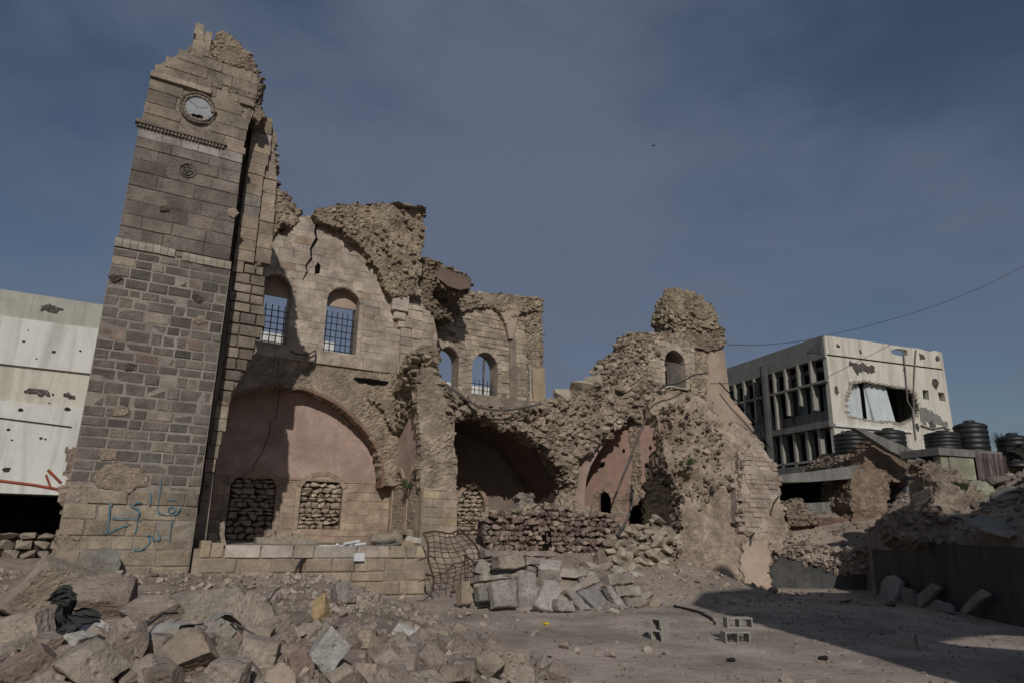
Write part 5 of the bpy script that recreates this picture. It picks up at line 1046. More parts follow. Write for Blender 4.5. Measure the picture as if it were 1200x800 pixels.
# pale tumbled blocks right of the stacked wall
k = 0
F6 = Frame((16.8, 20.3), (20.4, 20.6), (0, .95, 1)); pp = [(700, 652), (716, 630), (745, 616), (770, 612), (790, 618), (794, 640), (786, 670), (776, 700), (740, 690), (712, 676)]; P6 = F6.pxs(pp)
mb = MB(); rubble(mb, F6, P6, res=.1, size=.4, flat=1, amp=.12, big=.2, th=1.2, col=(.29, .235, .18), edge=.1); struct(mb.build('earth_bank', mRubble))
while k < 95:
    q = rng.uniform((698, 610), (800, 706)); 
    if not inside(pp, q[None])[0]: continue
    s_ = random.uniform(.22, .62); V, F = random.choice(BOXY); p = F6.w(*F6.px(*q), .2 + random.uniform(-.05, .12))[0]; mb = MB()
    mb.add((V * np.array([s_ * 1.2, s_ * .8, s_ * .6])) @ rotm(random.uniform(-.6, .6), random.uniform(-.6, .6), random.uniform(0, 6)).T + p, F, jit((.40, .345, .27), .18)); tag(mb.build('tumbled_stone', mRock, origin=p), 'pale tumbled stone in the pile between the stacked wall and the sloping flank', 'rubble stone', 'pale tumbled stones right of the stacked wall'); k += 1
tag(boulder('boulder', 802, 600, 18, 26, 71, (.45, .38, .3), sink=.1), 'round pale stone lodged in the dark cave of the flank', 'boulder')
# ---- street clutter
def cinder(loc, rot, lab, dims=(.42, .22, .24)):
    L_, D_, H_ = dims; t = thing('cinder_block', lab, 'cinder block', loc); mb = MB(); w_ = .03; R_ = rotm(*rot)
    def bx(c, s): box(mb, np.array(loc) + R_ @ np.array(c), s, jit((.27, .26, .235), .04), R=R_, bev=.006)
    for s in (-1, 1): bx((0, s * (D_ / 2 - w_ / 2), 0), (L_, w_, H_))
    for x in (-1, 0, 1): bx((x * (L_ / 2 - w_ / 2), 0, 0), (w_, D_ - 2 * w_ + .002, H_ - .004))
    bx((0, 0, H_ / 2 - .015), (L_ - .01, D_ - .01, .022)) if False else None
    mb.build('block_shell', mBlock, t); return t
p = hit(774, 750); cinder((p[0], p[1], p[2] + .2), (0, math.pi / 2, math.radians(20)), 'hollow concrete block standing on end in the sunlit street', (.5, .27, .34))
p = hit(862, 752); cinder((p[0], p[1], p[2] + .1), (math.pi / 2, 0, math.radians(-22)), 'hollow concrete block on its side at the edge of the street shadow', (.56, .24, .28))
p = hit(866, 750); cinder((p[0] + .02, p[1] + .02, p[2] + .36), (math.pi / 2, 0, math.radians(-28)), 'hollow concrete block stacked on the one at the shadow edge', (.56, .22, .28))
p = hit(1064, 759); cinder((p[0], p[1], p[2] + .12), (0, math.pi / 2, math.radians(-65)), 'hollow concrete block lying in the street shadow', (.32, .46, .34))
for x, y, s_, c, m_, lab, nm in ((640, 732, .12, (.6, .42, .04), mYellow, 'small crumpled yellow rag on the street', 'yellow_rag'), (857, 775, .12, (.03, .02, .02), mBlack, 'dark brown crumpled scrap on the sunlit street', 'dark_scrap'), (965, 773, .14, (.03, .03, .03), mBlack, 'flat dark scrap on the street near the shadow', 'dark_scrap'), (757, 744, .12, (.2, .17, .14), mRock, 'small stone beside the standing hollow block', 'street_stone'), (642, 772, .1, (.03, .03, .03), mBlack, 'tiny black scrap at the bottom centre', 'dark_scrap')):
    mb = MB(); p = hit(x, y); V, F = random.choice(ROUND); mb.add(V * np.array([s_ * 1.6, s_ * 1.2, s_ * .8]) + p + np.array([0, 0, s_ * .25]), F, c); tag(mb.build(nm, m_, origin=p), lab, nm.replace('_', ' '))
mb = MB(); P = [px3(x, y, .04) for x, y in ((790, 711), (808, 715), (822, 719), (834, 726), (838, 732))]; tube(mb, P, .035, (.04, .04, .04), 6); tag(mb.build('hose', mBlack, origin=P[0]), 'black hose lying along the edge of the street shadow', 'hose')
# ================================================================ RIGHT SIDE
# grey retaining wall with rubble on top
GW = Frame((25.9, 22.0), (29.4, 19.2)); gw = thing('grey_retaining_wall', 'stained grey concrete retaining wall at the foot of the brick lined flank', 'wall', (27.5, 20.5, 0))
mb = MB(); gpoly = GW.pxs([(893, 690), (892, 652), (897, 636), (908, 632), (918, 650), (940, 652), (960, 656), (978, 664), (1000, 668), (1028, 672), (1030, 698), (960, 694)]); gpoly = [(a, max(z, -.3) if z > .1 else -.3) for a, z in gpoly]
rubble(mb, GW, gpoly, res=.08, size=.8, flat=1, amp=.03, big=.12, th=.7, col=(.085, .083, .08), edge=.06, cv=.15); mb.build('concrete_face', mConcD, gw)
mb = MB(); rubble(mb, GW, GW.pxs([(910, 652), (912, 640), (935, 636), (960, 640), (985, 642), (1015, 640), (1030, 648), (1029, 676), (1008, 674), (985, 672), (960, 664), (940, 656)]), res=.08, size=.22, flat=1, amp=.16, big=.15, th=.8, d=.02, col=(.33, .27, .22), edge=.1, cv=.4); stones_on(mb, GW, GW.pxs([(915, 650), (915, 640), (1025, 642), (1026, 672), (960, 662)]), 110, (.1, .3), (.05, .2), (.38, .33, .28)); mb.build('rubble_top', mRubble, gw)
# collapsed shop: brick parapet, concrete slab, stone pier, dark interior
SH = Frame((28.4, 23.6), (37.2, 20.6)); sh = thing('collapsed_shop', 'collapsed low building with dark opening, concrete roof slab and red brown brick base', 'ruin', (31.5, 22.5, 1))
mb = MB(); ashlar(mb, SH, SH.pxs([(921, 642), (921, 612), (940, 610), (960, 606), (1034, 604), (1036, 646)]), row=.16, w=(.3, .5), joint=.014, out_=.0, depv=.015, ch=.008, col=(.17, .105, .082), cv=.16, back=-.4)
slab(mb, SH, SH.pxs([(918, 646), (921, 613), (942, 611), (961, 607), (1034, 605), (1037, 650)]), d=-.02, th=.4, col=(.14, .1, .08)); mb.build('brick_wall', mStone, sh)
mb = MB(); rubble(mb, SH, SH.pxs([(917, 616), (917, 590), (935, 588), (948, 600), (960, 608), (940, 616)]), res=.08, size=.25, amp=.15, big=.2, th=1, d=.3, col=(.27, .22, .17), edge=.1); mb.build('rubble_bank', mRubble, sh)
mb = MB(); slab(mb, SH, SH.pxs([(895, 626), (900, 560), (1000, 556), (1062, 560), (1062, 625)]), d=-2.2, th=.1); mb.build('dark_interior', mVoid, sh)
mb = MB(); slab(mb, SH, SH.pxs([(908, 565), (911, 556), (960, 551), (1008, 544), (1012, 552), (1000, 560), (950, 564)]), d=.1, th=1.6); mb.build('roof_slab', mConcG, sh)
mb = MB(); slab(mb, SH, SH.pxs([(962, 604), (962, 588), (1000, 586), (1000, 604)]), d=-1.2, th=.3); mb.build('inner_wall', mConcG, sh)
mb = MB(); rubble(mb, SH, SH.pxs([(993, 640), (994, 566), (996, 554), (1006, 548), (1018, 520), (1034, 518), (1048, 528), (1062, 552), (1058, 568), (1038, 562), (1035, 600), (1036, 640)]), res=.08, size=.5, flat=1, amp=.1, big=.25, th=1.5, d=.2, col=(.25, .185, .135), edge=.1, seed=90); mb.build('stone_pier', mRubble, sh)
mb = MB(); slab(mb, SH, SH.pxs([(1056, 622), (1057, 562), (1060, 558), (1080, 557), (1091, 600), (1086, 622)]), d=.35, th=.8, col=(.2, .18, .15)); ashlar(mb, SH, SH.pxs([(1057, 604), (1058, 562), (1080, 558), (1090, 598), (1086, 606)]), row=.6, w=(.7, 1.1), joint=.02, out_=.39, depv=.02, ch=.02, col=(.17, .16, .14), cv=.1, back=.2); mb.build('grey_block_pier', mConcG, sh)
mb = MB(); slab(mb, SH, SH.pxs([(1034, 602), (1034, 597), (1056, 597), (1058, 603)]), d=.4, th=1.2, col=(.4, .36, .3)); mb.build('sill_slab', mConcP, sh)
# beam and slabs above
BM = Frame((29.6, 22.6), (35.6, 19.4)); 
tag(chunk('concrete_beam', BM, [(1002, 501), (1012, 502), (1050, 518), (1092, 535), (1096, 543), (1076, 544), (1040, 526)], th=.45, col=(.5, .5, .5), m=mConcG, j=.01), 'long grey concrete beam slanting down in front of the black tanks', 'concrete beam')
tag(chunk('broken_slab', BM, [(1072, 544), (1076, 535), (1098, 534), (1110, 540), (1112, 546), (1092, 546)], d=.3, th=.5, col=(.5, .47, .4), m=mConcP, j=.02), 'pale broken slab end under the slanting beam', 'concrete slab')
# tank platform with block wall
zt = 5.55; PA = on_z(1096, 524, zt); PB = on_z(1215, 533, zt); PW = Frame((PA[0], PA[1]), (PB[0], PB[1])); pw = thing('tank_platform', 'grey green concrete block platform carrying the black water tanks', 'platform', (PA[0], PA[1], 4))
La = PW.px(1097, 530)[0]; Lb = PW.px(1215, 545)[0]; zlo = PW.px(1140, 562)[1]
mb = MB(); fbox(mb, PW, La, Lb, zt - .28, zt, -1.6, .12, (.4, .4, .35)); mb.build('deck_slab', mConcG, pw)
mb = MB(); 
for x0, x1 in ((1103, 1112), (1112, 1141), (1176, 1200)):
    a0 = PW.px(x0, 545)[0]; a1_ = PW.px(x1, 545)[0]; fbox(mb, PW, a0 + .01, a1_ - .01, zlo, zt - .29, -.3, random.uniform(-.05, .05), (.3, .3, .25))
    if x0 == 1112: mb.build('block_wall', mat('mossy pale render', (.33, .32, .24), bump=.5, nvar=.25, dirt=(.12, .12, .09), dirt_amt=.6), pw); mb = MB()
mb.build('block_wall', mat('mossy pale render', (.33, .32, .24), bump=.5, nvar=.25, dirt=(.12, .12, .09), dirt_amt=.6), pw)
mb = MB(); slab(mb, PW, [(La, zlo - 1.2), (Lb, zlo - 1.2), (Lb, zlo), (La, zlo)], d=-.5, th=.9); fbox(mb, PW, La, Lb, zlo, zt - .29, -.9, -.8); mb.build('earth_base', mRubble, pw)
mb = MB(); a0 = PW.px(1141, 545)[0]; a1_ = PW.px(1176, 545)[0]; n = 50
for i in range(n - 1):
    x0 = a0 + (a1_ - a0) * i / n; x1 = a0 + (a1_ - a0) * (i + 1) / n; d0 = .12 + .06 * math.sin(i * 1.9) + .03 * math.sin(i * .7); d1_ = .12 + .06 * math.sin((i + 1) * 1.9) + .03 * math.sin((i + 1) * .7)
    c = ((.16, .12, .12), (.22, .18, .17), (.10, .075, .08))[(i // 2) % 3]
    mb.add(np.concatenate([PW.w(x0, zlo + .02, d0), PW.w(x1, zlo + .02 + .03 * math.sin(i), d1_), PW.w(x1, zt - .1, d1_), PW.w(x0, zt - .1, d0)]), [(0, 1, 2, 3)], c)
tag(mb.build('striped_curtain', mFabric, origin=PW.w((a0 + a1_) / 2, zt, 0)[0]), 'purple brown striped cloth hung over the platform wall under the tallest tank', 'cloth')
def tank(x0, x1, ytop, ybase, z, lab, squash=1.):
    c = on_z((x0 + x1) / 2, ybase, z); dep = -(RC.T @ (c - EYE))[2]; r = (x1 - x0) / 2 * dep / 800 / 1.1; H_ = (ybase - ytop) * dep / 800 / 1.02; c = c + np.array([.3, .8, 0]) * r * 1.1
    t = thing('water_tank', lab, 'water tank', tuple(c), 'black plastic water tanks'); pr = []
    nb = 5
    for i in range(nb * 6 + 1): zz = i / (nb * 6) * .80; pr.append((r * (.97 - .03 * abs(math.sin(i * math.pi / 6)) ** 8 * 2 + .0), zz * H_))
    pr += [(r * .95, .83 * H_), (r * .84, .87 * H_), (r * .62, .91 * H_), (r * .38, .935 * H_), (r * .30, .94 * H_)]
    mb = MB(); n = 40; V = [(c[0] + a * math.cos(6.2832 * k / n), c[1] + a * math.sin(6.2832 * k / n), c[2] + b) for a, b in pr for k in range(n)]
    mb.add(V, [(i * n + k, i * n + (k + 1) % n, (i + 1) * n + (k + 1) % n, (i + 1) * n + k) for i in range(len(pr) - 1) for k in range(n)] + [tuple(range(n))[::-1], tuple((len(pr) - 1) * n + k for k in range(n))]); mb.build('tank_body', mBlack, t, smooth=True)
    mb = MB(); V = [(c[0] + a * math.cos(6.2832 * k / n), c[1] + a * math.sin(6.2832 * k / n), c[2] + b) for a, b in ((r * .34, .935 * H_), (r * .34, .98 * H_), (r * .28, 1.0 * H_)) for k in range(n)]
    mb.add(V, [(i * n + k, i * n + (k + 1) % n, (i + 1) * n + (k + 1) % n, (i + 1) * n + k) for i in range(2) for k in range(n)] + [tuple(2 * n + k for k in range(n))]); mb.build('lid', mBlack, t); return t
tank(990, 1036, 501, 533, 6.5, 'black water tank half hidden behind the slanting beam, leftmost of the row'); tank(1036, 1078, 498, 533, 6.6, 'black water tank in front of the damaged wall hole, second from the left')
tank(1099, 1143, 501, 528, 5.55, 'squat black water tank left of the tallest one'); tank(1135, 1176, 489, 529, 5.55, 'tallest black water tank, with a small red bucket at its foot'); tank(1187, 1226, 504, 546, 5.0, 'black water tank cut by the right edge of the photo')
c = on_z(1157, 530, 5.56); mb = MB(); tube(mb, [c, c + np.array([0, 0, .3])], [.14, .17], (.3, .1, .08), 12); tag(mb.build('bucket', mat('faded red plastic', (.28, .10, .09), nvar=.2), origin=c), 'small faded red bucket at the foot of the tallest tank', 'bucket')
mb = MB(); FH = Frame((28.9, 24.6), (37.7, 21.6)); rubble(mb, FH, FH.pxs([(975, 600), (984, 545), (992, 531), (1015, 526), (1040, 529), (1080, 530), (1102, 529), (1106, 600)]), res=.1, size=.35, amp=.14, big=.25, th=3.4, col=(.27, .22, .17), edge=.1, seed=97); struct(mb.build('rubble_mound', mRubble))
# dark tarp on the right edge
mb = MB(); TP = Frame((PB[0], PB[1]), (PB[0] + 1, PB[1] - .8)); P = [(1170, 528), (1185, 522), (1212, 522), (1216, 556), (1200, 550), (1186, 538)]; rubble(mb, PW, PW.pxs(P), res=.08, size=1.2, amp=.05, big=.3, th=.4, d=.5, col=(.02, .024, .02), edge=.05, cv=.1); tag(mb.build('tarpaulin', mat('dark green tarpaulin', (.022, .028, .022), rough=.7, bump=.4), origin=PB), 'dark green tarpaulin sagging at the right edge beside the tanks', 'tarpaulin')
# large slabs and boulders on the bank below the platform
for pts, dd, lab, c in (([(1118, 572), (1128, 562), (1150, 561), (1165, 566), (1168, 575), (1146, 592), (1130, 590)], 0, 'pale green boulder under the platform wall', (.33, .32, .24)), ([(1155, 560), (1175, 558), (1192, 561), (1195, 566), (1160, 567)], .2, 'flat dark slab under the striped curtain', (.16, .15, .13)),
        ([(1174, 562), (1210, 564), (1216, 577), (1190, 574)], .3, 'long flat slab at the right edge under the tarpaulin', (.22, .2, .17)), ([(1166, 574), (1190, 571), (1216, 580), (1216, 592), (1190, 588), (1172, 584)], .6, 'pale sloping slab at the right edge over a dark hollow', (.34, .32, .26)),
        ([(1100, 566), (1112, 566), (1122, 596), (1106, 600)], -.3, 'dark weathered stone left of the pale green boulder', (.16, .14, .11))):
    FG = Frame((PA[0] - 1.2, PA[1] - 1.6), (PB[0] - 1.2, PB[1] - 1.6), (.2, .25, 1)); tag(chunk('bank_boulder', FG, pts, d=dd, th=.9, col=c, j=.05, ch=.1), lab, 'boulder')
FG = Frame((PA[0] - 3.6, PA[1] - 2.0), (PB[0] - 3.2, PB[1] - 2.6), (.35, .55, 1))
mb = MB(); bank = FG.pxs([(1034, 628), (1040, 606), (1060, 602), (1090, 600), (1092, 566), (1075, 546), (1060, 540), (1100, 545), (1125, 562), (1150, 585), (1180, 588), (1216, 592), (1230, 640), (1120, 640)])
rubble(mb, FG, bank, res=.1, size=.3, flat=1, amp=.16, big=.4, th=.5, col=(.26, .21, .165), edge=.12, seed=95); stones_on(mb, FG, bank, 260, (.1, .4), (0, .2), (.31, .26, .21)); struct(mb.build('rubble_bank', mRubble))
k = 0
while k < 22:
    q = rng.uniform((1062, 572), (1205, 640)); p = hit(*q)
    if p[2] < 2.2: k += 1; continue
    s_ = random.uniform(.5, 1.3); V, F = random.choice(BOXY); mb = MB(); mb.add((V * np.array([s_ * 1.3, s_, s_ * .22])) @ rotm(random.uniform(-.5, .7), random.uniform(-.5, .5), random.uniform(0, 6)).T + p + np.array([0, 0, s_ * .08]), F, jit((.30, .285, .25), .2))
    tag(mb.build('broken_slab', mRock, origin=p), 'broken concrete slab lying tilted on the rubble bank at the right edge', 'concrete slab', 'tilted slabs on the right rubble bank'); k += 1
# dark street wall in the shade
DW = Frame((27.8, 18.0), (19.0, 6.9)); dwl = thing('street_wall', 'dark concrete street wall in deep shade at the right edge', 'wall', (24, 13, 0))
def dz(x, y): return DW.px(x, y)
aR = 13.9; mb = MB(); top_ = [dz(1028, 628), dz(1050, 626), dz(1074, 628), dz(1080, 640), dz(1120, 645), dz(1200, 650)]
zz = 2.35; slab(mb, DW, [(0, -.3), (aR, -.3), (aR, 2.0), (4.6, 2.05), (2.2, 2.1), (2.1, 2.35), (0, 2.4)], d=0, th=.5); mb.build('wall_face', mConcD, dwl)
mb = MB()
for a0, a1_ in ((0, .95), (.97, 2.1)): block(mb, DW, a0, a1_, 1.72, 2.42, 0, .06, .02, jit((.26, .25, .18), .1), back=-.3)
mb.build('top_block', mConcG, dwl)
DB = Frame((27.0, 17.3), (19.5, 7.8), (.12, -.09, .5))
for pts, lab, c, th in (([(1038, 712), (1044, 684), (1050, 677), (1060, 677), (1068, 684), (1058, 714)], 'round topped grey slab leaning on the shaded street wall', (.14, .14, .135), .14), ([(1084, 712), (1088, 700), (1104, 687), (1116, 690), (1100, 708), (1090, 716)], 'tilted grey slab right of the round topped one in the shade', (.12, .12, .115), .12),
        ([(1018, 720), (1018, 705), (1030, 706), (1060, 716), (1058, 722)], 'low concrete kerb piece at the corner of the shaded wall', (.15, .145, .14), .4), ([(1098, 716), (1110, 706), (1128, 712), (1130, 722), (1105, 722)], 'small grey slab lying flat in the shade', (.13, .13, .125), .12),
        ([(1136, 724), (1158, 698), (1166, 694), (1176, 700), (1160, 712), (1146, 724)], 'thin board propped against the shaded street wall', (.13, .12, .11), .06), ([(1068, 714), (1068, 690), (1082, 694), (1084, 714)], 'broken dark slab between the two leaning slabs', (.09, .09, .088), .15)):
    tag(chunk('leaning_slab', DB, pts, d=.35, th=th, col=tuple(2.1 * v for v in c), m=mRock, j=.02), lab, 'slab')
# ---- concrete office block
zt_ = 15.4; A0 = on_z(966, 393, zt_); B0 = on_z(1103.5, 412, zt_); C0 = on_z(858, 430, zt_)
uA = (A0 - C0)[:2] / np.linalg.norm((A0 - C0)[:2]); Cx = A0[:2] - uA * (np.linalg.norm((A0 - C0)[:2]) + 6)
LFc = Frame((Cx[0], Cx[1]), (A0[0], A0[1])); RFc = Frame((A0[0], A0[1]), (B0[0], B0[1])); LL = np.linalg.norm(A0[:2] - Cx); RL = np.linalg.norm(B0[:2] - A0[:2])
ob = thing('office_block', 'damaged pale concrete office block with louvred left face and a big wall hole', 'building', (A0[0], A0[1], 0))
mb = MB(); fz = lambda x, y: LFc.px(x, y)[1]; fa = lambda x, y: LFc.px(x, y)[0]
z_par = fz(940, 427); z_r1 = fz(940, 453.5); z_r2 = fz(940, 484); z_b1 = fz(940, 499); z_b0 = fz(940, 506); z_l0 = fz(948, 545)
fbox(mb, LFc, 0, LL - .02, z_par, zt_, -.35, .12); mb.build('parapet', mat('shaded fascia concrete', (.25, .245, .225), bump=.3, nvar=.15, dirt=(.18, .17, .15), dirt_amt=.5, streak=True), ob)
mb = MB(); fbox(mb, LFc, 0, LL - .02, z_b0, z_b1, -.5, .38); fbox(mb, LFc, 0, LL - .02, z_l0 - .6, z_l0, -.5, .2); fbox(mb, LFc, 0, LL - .02, z_r2 - .02, z_b1, -.6, -.45); fbox(mb, LFc, 0, LL, 0, z_l0 - .6, -.6, -.3); mb.build('floor_band', mConcG, ob)
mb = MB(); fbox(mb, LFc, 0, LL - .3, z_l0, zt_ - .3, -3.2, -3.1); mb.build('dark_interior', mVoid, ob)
mFin = mat('pale fin concrete', (.30, .285, .25), bump=.3, nvar=.15, dirt=(.18, .17, .15), dirt_amt=.5, streak=True)
ups = [865, 870.5, 880, 890, 899, 908, 921, 936, 951]; low_ = [903, 917, 931, 946, 962, 975]
def fin_at(x, y): return fa(x, y)
upa = [fa(x, 450 - (x - 860) * .2) for x in (862, 873, 885, 897, 908, 921.5, 936.5, 951.5, 966)]; 
for k, a in enumerate(upa[:-1]):
    b = random.choice((z_r2, z_r2, z_r2 + .5, z_b1 + .1, z_r1 - .8)) if k not in (3, 4) else z_b1; mb = MB()
    fbox(mb, LFc, a - .09, a + .09, b, z_par + .02, -.3, .2); mb.build('sun_fin', mFin, ob)
loa = [fa(x, 530 - (x - 905) * .25) for x in (892, 905, 919, 934, 949, 963, 977)]
for a in loa[1:-1]: mb = MB(); fbox(mb, LFc, a - .13, a + .09, z_l0 + random.choice((0, 0, .3)), z_b0 + .02, -.3, .2); mb.build('sun_fin', mFin, ob)
mb = MB(); fbox(mb, LFc, 0, LL - .02, z_r1 - .07, z_r1 + .07, -.3, .2); fbox(mb, LFc, 0, LL - .02, (z_b0 + z_l0) / 2 - 1.0, (z_b0 + z_l0) / 2 - .85, -.3, .2); mb.build('horizontal_fin', mFin, ob)
for zs_, z0_, aa in ((z_r1 + .1, z_par - .02, upa), (z_r2, z_r1 - .1, upa), (z_l0, z_b0, loa)):
    for a, b in zip(aa[:-1], aa[1:]):
        if random.random() < .3: continue
        mb = MB(); h_ = z0_ - zs_; fbox(mb, LFc, a + .15, b - .15, zs_ + .02, zs_ + h_ * random.choice((.35, .5, 1)) - .02, -.62, -.56); mb.build('window', mGlass, ob)
mb = MB(); a = fa(906, 490); tube(mb, [LFc.w(a, z_l0 - .4, .5)[0], LFc.w(a, z_par + .6, .5)[0]], .28, (.1, .1, .1), 8); mb.build('drain_shaft', mConcD, ob)
mb = MB(); hl = RFc.pxs([(997, 448), (1012, 446), (1030, 449), (1050, 453), (1066, 455), (1073, 462), (1078, 480), (1070, 490), (1062, 494), (1054, 497), (1046, 494), (1030, 494), (1010, 491), (993, 487), (992, 466), (996, 455)]); nt_ = RFc.pxs([(1044, 410), (1052, 408), (1063, 410), (1064, 416), (1054, 417), (1045, 414)])
w_s = [RFc.pxs([(1081, 456), (1088, 457), (1089, 468), (1082, 467)]), RFc.pxs([(1099, 459), (1108, 460), (1110, 470), (1101, 469)])]
topo = [(0, 2.5), (RL, 2.5)] + [(RL, zt_ - .05), (RL * .93, zt_ + .02), (RL * .9, zt_ - .12), (RL * .8, zt_), (RL * .62, zt_ - .02), (RL * .45, zt_ + .01), (0, zt_)]
slab(mb, RFc, topo, [hl, nt_] + w_s, d=0, th=.35); mb.build('front_wall', mConcW, ob)
mb = MB(); zg = RFc.px(969, 415.5)[1]; fbox(mb, RFc, .05, RL - .2, zg - .05, zg + .05, -.05, .012, (.05, .05, .05)); mb.build('shadow_joint', mVoid, ob)
mb = MB(); ze = RFc.px(1000, 499)[1]; fbox(mb, RFc, 0, RL * .62, ze - .12, ze + .08, 0, .16); mb.build('string_ledge', mConcP, ob)
mb = MB(); 
for k in range(46):
    t = k / 46 * len(hl); i = int(t); f = t - i; p = np.array(hl[i]) * (1 - f) + np.array(hl[(i + 1) % len(hl)]) * f; box(mb, RFc.w(p[0], p[1], -.12)[0], (random.uniform(.2, .45), .3, random.uniform(.12, .2)), jit((.34, .31, .26), .2), R=np.stack([RFc.u, -RFc.n, RFc.v], 1))
mb.build('broken_block_edge', mRock, ob)
mb = MB(); sx0, sz0 = RFc.px(999, 493); n = 30; P = RFc.pxs([(990, 448), (1030, 448), (1034, 500), (990, 498)]); slab(mb, RFc, P, d=-.5, th=.06)
ax = RFc.px(1026, 470)[0]; bxx = RFc.px(1050, 470)[0]
for i in range(14): q0 = ax + (bxx - ax) * i / 14; tube(mb, [RFc.w(q0 - .3, RFc.px(1026, 446)[1], -.5)[0], RFc.w(q0 + .25, RFc.px(1026, 500)[1], -.4)[0]], .12, (.5, .5, .5), 6)
mb.build('hanging_sheet', mSheet, ob)
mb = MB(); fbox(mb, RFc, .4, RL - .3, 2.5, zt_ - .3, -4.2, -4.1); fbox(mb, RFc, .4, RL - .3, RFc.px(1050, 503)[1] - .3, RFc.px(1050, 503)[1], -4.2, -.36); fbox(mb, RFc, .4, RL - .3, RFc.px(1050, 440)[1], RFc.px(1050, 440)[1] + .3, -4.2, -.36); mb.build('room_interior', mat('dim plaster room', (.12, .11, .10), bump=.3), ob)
mb = MB(); sc1 = RFc.pxs([(993, 422), (1004, 424), (1020, 428), (1023, 435), (1012, 434), (1005, 437), (998, 430)])
rubble(mb, RFc, sc1, res=.1, size=.3, amp=.08, big=.05, th=.1, d=.03, col=(.10, .09, .08), edge=.1); mb.build('shell_scar', mRubble, ob); mb = MB()
for x, y, s_ in ((982, 405, .15), (1022, 433, .3), (980, 457, .22), (1080, 417, .25), (1098, 420, .15), (1096, 448, .3), (1060, 433, .12), (1075, 500, .2), (1092, 498, .3), (1090, 510, .15), (1008, 412, .1)):
    a, z = RFc.px(x, y); rubble(mb, RFc, [(a + s_ * random.uniform(.6, 1.3) * math.cos(t), z + s_ * random.uniform(.6, 1.5) * math.sin(t)) for t in np.linspace(0, 6.28, 9)[:-1]], res=.07, size=.2, amp=.05, big=.02, th=.1, d=.03, col=(.09, .08, .07), edge=.04); mb.build('shell_hole', mRubble, ob); mb = MB()
mb = MB(); gp2 = RFc.pxs([(1078, 476), (1086, 478), (1096, 486), (1110, 494), (1108, 500), (1094, 494), (1082, 496), (1076, 488)]); rubble(mb, RFc, gp2, res=.12, size=.6, amp=.03, big=.03, th=.1, d=.03, col=(.25, .24, .22), edge=.1); mb.build('bare_render', mConcG, ob)
mb = MB()
for st in ([(1057, 410), (1060, 440), (1062, 470), (1068, 480), (1070, 500), (1072, 515)], [(1072, 410), (1070, 440), (1069, 470), (1070, 500)], [(1078, 498), (1090, 502), (1104, 500), (1112, 503)], [(985, 505), (1010, 508), (1040, 512)]):
    tube(mb, [RFc.w(*RFc.px(x, y), .1)[0] for x, y in st], .05, (.1, .1, .1), 5)
mb.build('hanging_cable', mConcG, ob)
mb = MB(); dn = np.array([-uA[0], -uA[1]]) * 0; back = np.array([LFc.n[0], LFc.n[1]]) * -1
Q = [A0[:2], B0[:2], B0[:2] - uA * (LL - .4), Cx]; V = [(q[0], q[1], z) for z in (zt_ - .9, zt_ - .6) for q in Q]; V = np.array(V); cc = V.mean(0); V[:, :2] = cc[:2] + (V[:, :2] - cc[:2]) * .96; mb.add(V, [(0, 1, 2, 3), (7, 6, 5, 4), (0, 4, 5, 1), (1, 5, 6, 2), (2, 6, 7, 3), (3, 7, 4, 0)])
RE = Frame((B0[0], B0[1]), tuple(B0[:2] - uA * (LL - .4))); slab(mb, RE, [(0, 2.5), (LL - .4, 2.5), (LL - .4, zt_ - .05), (0, zt_ - .05)], d=0, th=.35); mb.build('roof_and_side_wall', mConcW, ob)
mb = MB(); a, z = LFc.px(955, 404); tri = LFc.pxs([(947, 413), (963, 397), (965, 394), (965, 414)]); slab(mb, LFc, tri, d=.14, th=.1); mb.build('torn_fascia', mConcG, ob)
# ---- left: shelled white building behind the tower
LB = FY(34); lb = thing('white_building', 'shell scarred white and cream concrete building at the left behind the clock tower', 'building', (-4, 34, 0))
lz = lambda y, x=0: LB.px(x, y)[1]
zs_ = [lz(577), lz(469), lz(425.5), lz(369.5), lz(338)]
mb = MB(); fbox(mb, LB, -16, 1.2, zs_[0], zs_[1], -.8, 0); mb.build('lower_panel', mConcP, lb)
mb = MB(); fbox(mb, LB, -16, 1.2, zs_[1], zs_[2], -.8, -.12); mb.build('beige_band', mConcW, lb)
mb = MB(); fbox(mb, LB, -16, 1.2, zs_[2], zs_[3], -.8, 0); mb.build('upper_panel', mConcP, lb)
mb = MB(); fbox(mb, LB, -16, 1.2, zs_[3], zs_[4], -.8, -.10); mb.build('parapet', mat('yellowed parapet render', (.40, .395, .34), bump=.3, nvar=.12, dirt=(.24, .22, .17), dirt_amt=.6, streak=True), lb)
mb = MB(); fbox(mb, LB, -16, 1.2, zs_[4] - .4, zs_[4] - .1, -10, -.8); fbox(mb, LB, -16, 1.2, zs_[0], zs_[0] + .3, -10, -.8); fbox(mb, LB, -16, 1.2, 0, zs_[4] - .4, -10.3, -10); mb.build('roof_and_floor', mConcG, lb)
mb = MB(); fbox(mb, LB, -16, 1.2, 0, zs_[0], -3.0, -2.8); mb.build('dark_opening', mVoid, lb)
mb = MB()
for x, y, w_, h_ in ((58, 361, 30, 4), (45, 458, 40, 3.5), (80, 463, 14, 3)): rubble(mb, LB, LB.pxs([(x - w_ / 2, y - h_ * .7), (x, y - h_), (x + w_ / 2, y + 3), (x + w_ * .3, y + h_ + 1), (x - w_ * .3, y + h_ * .6)]), res=.06, size=.2, amp=.05, big=.03, th=.2, d=-.07, col=(.14, .13, .12), edge=.06); mb.build('spalled_patch', mRubble, lb); mb = MB()
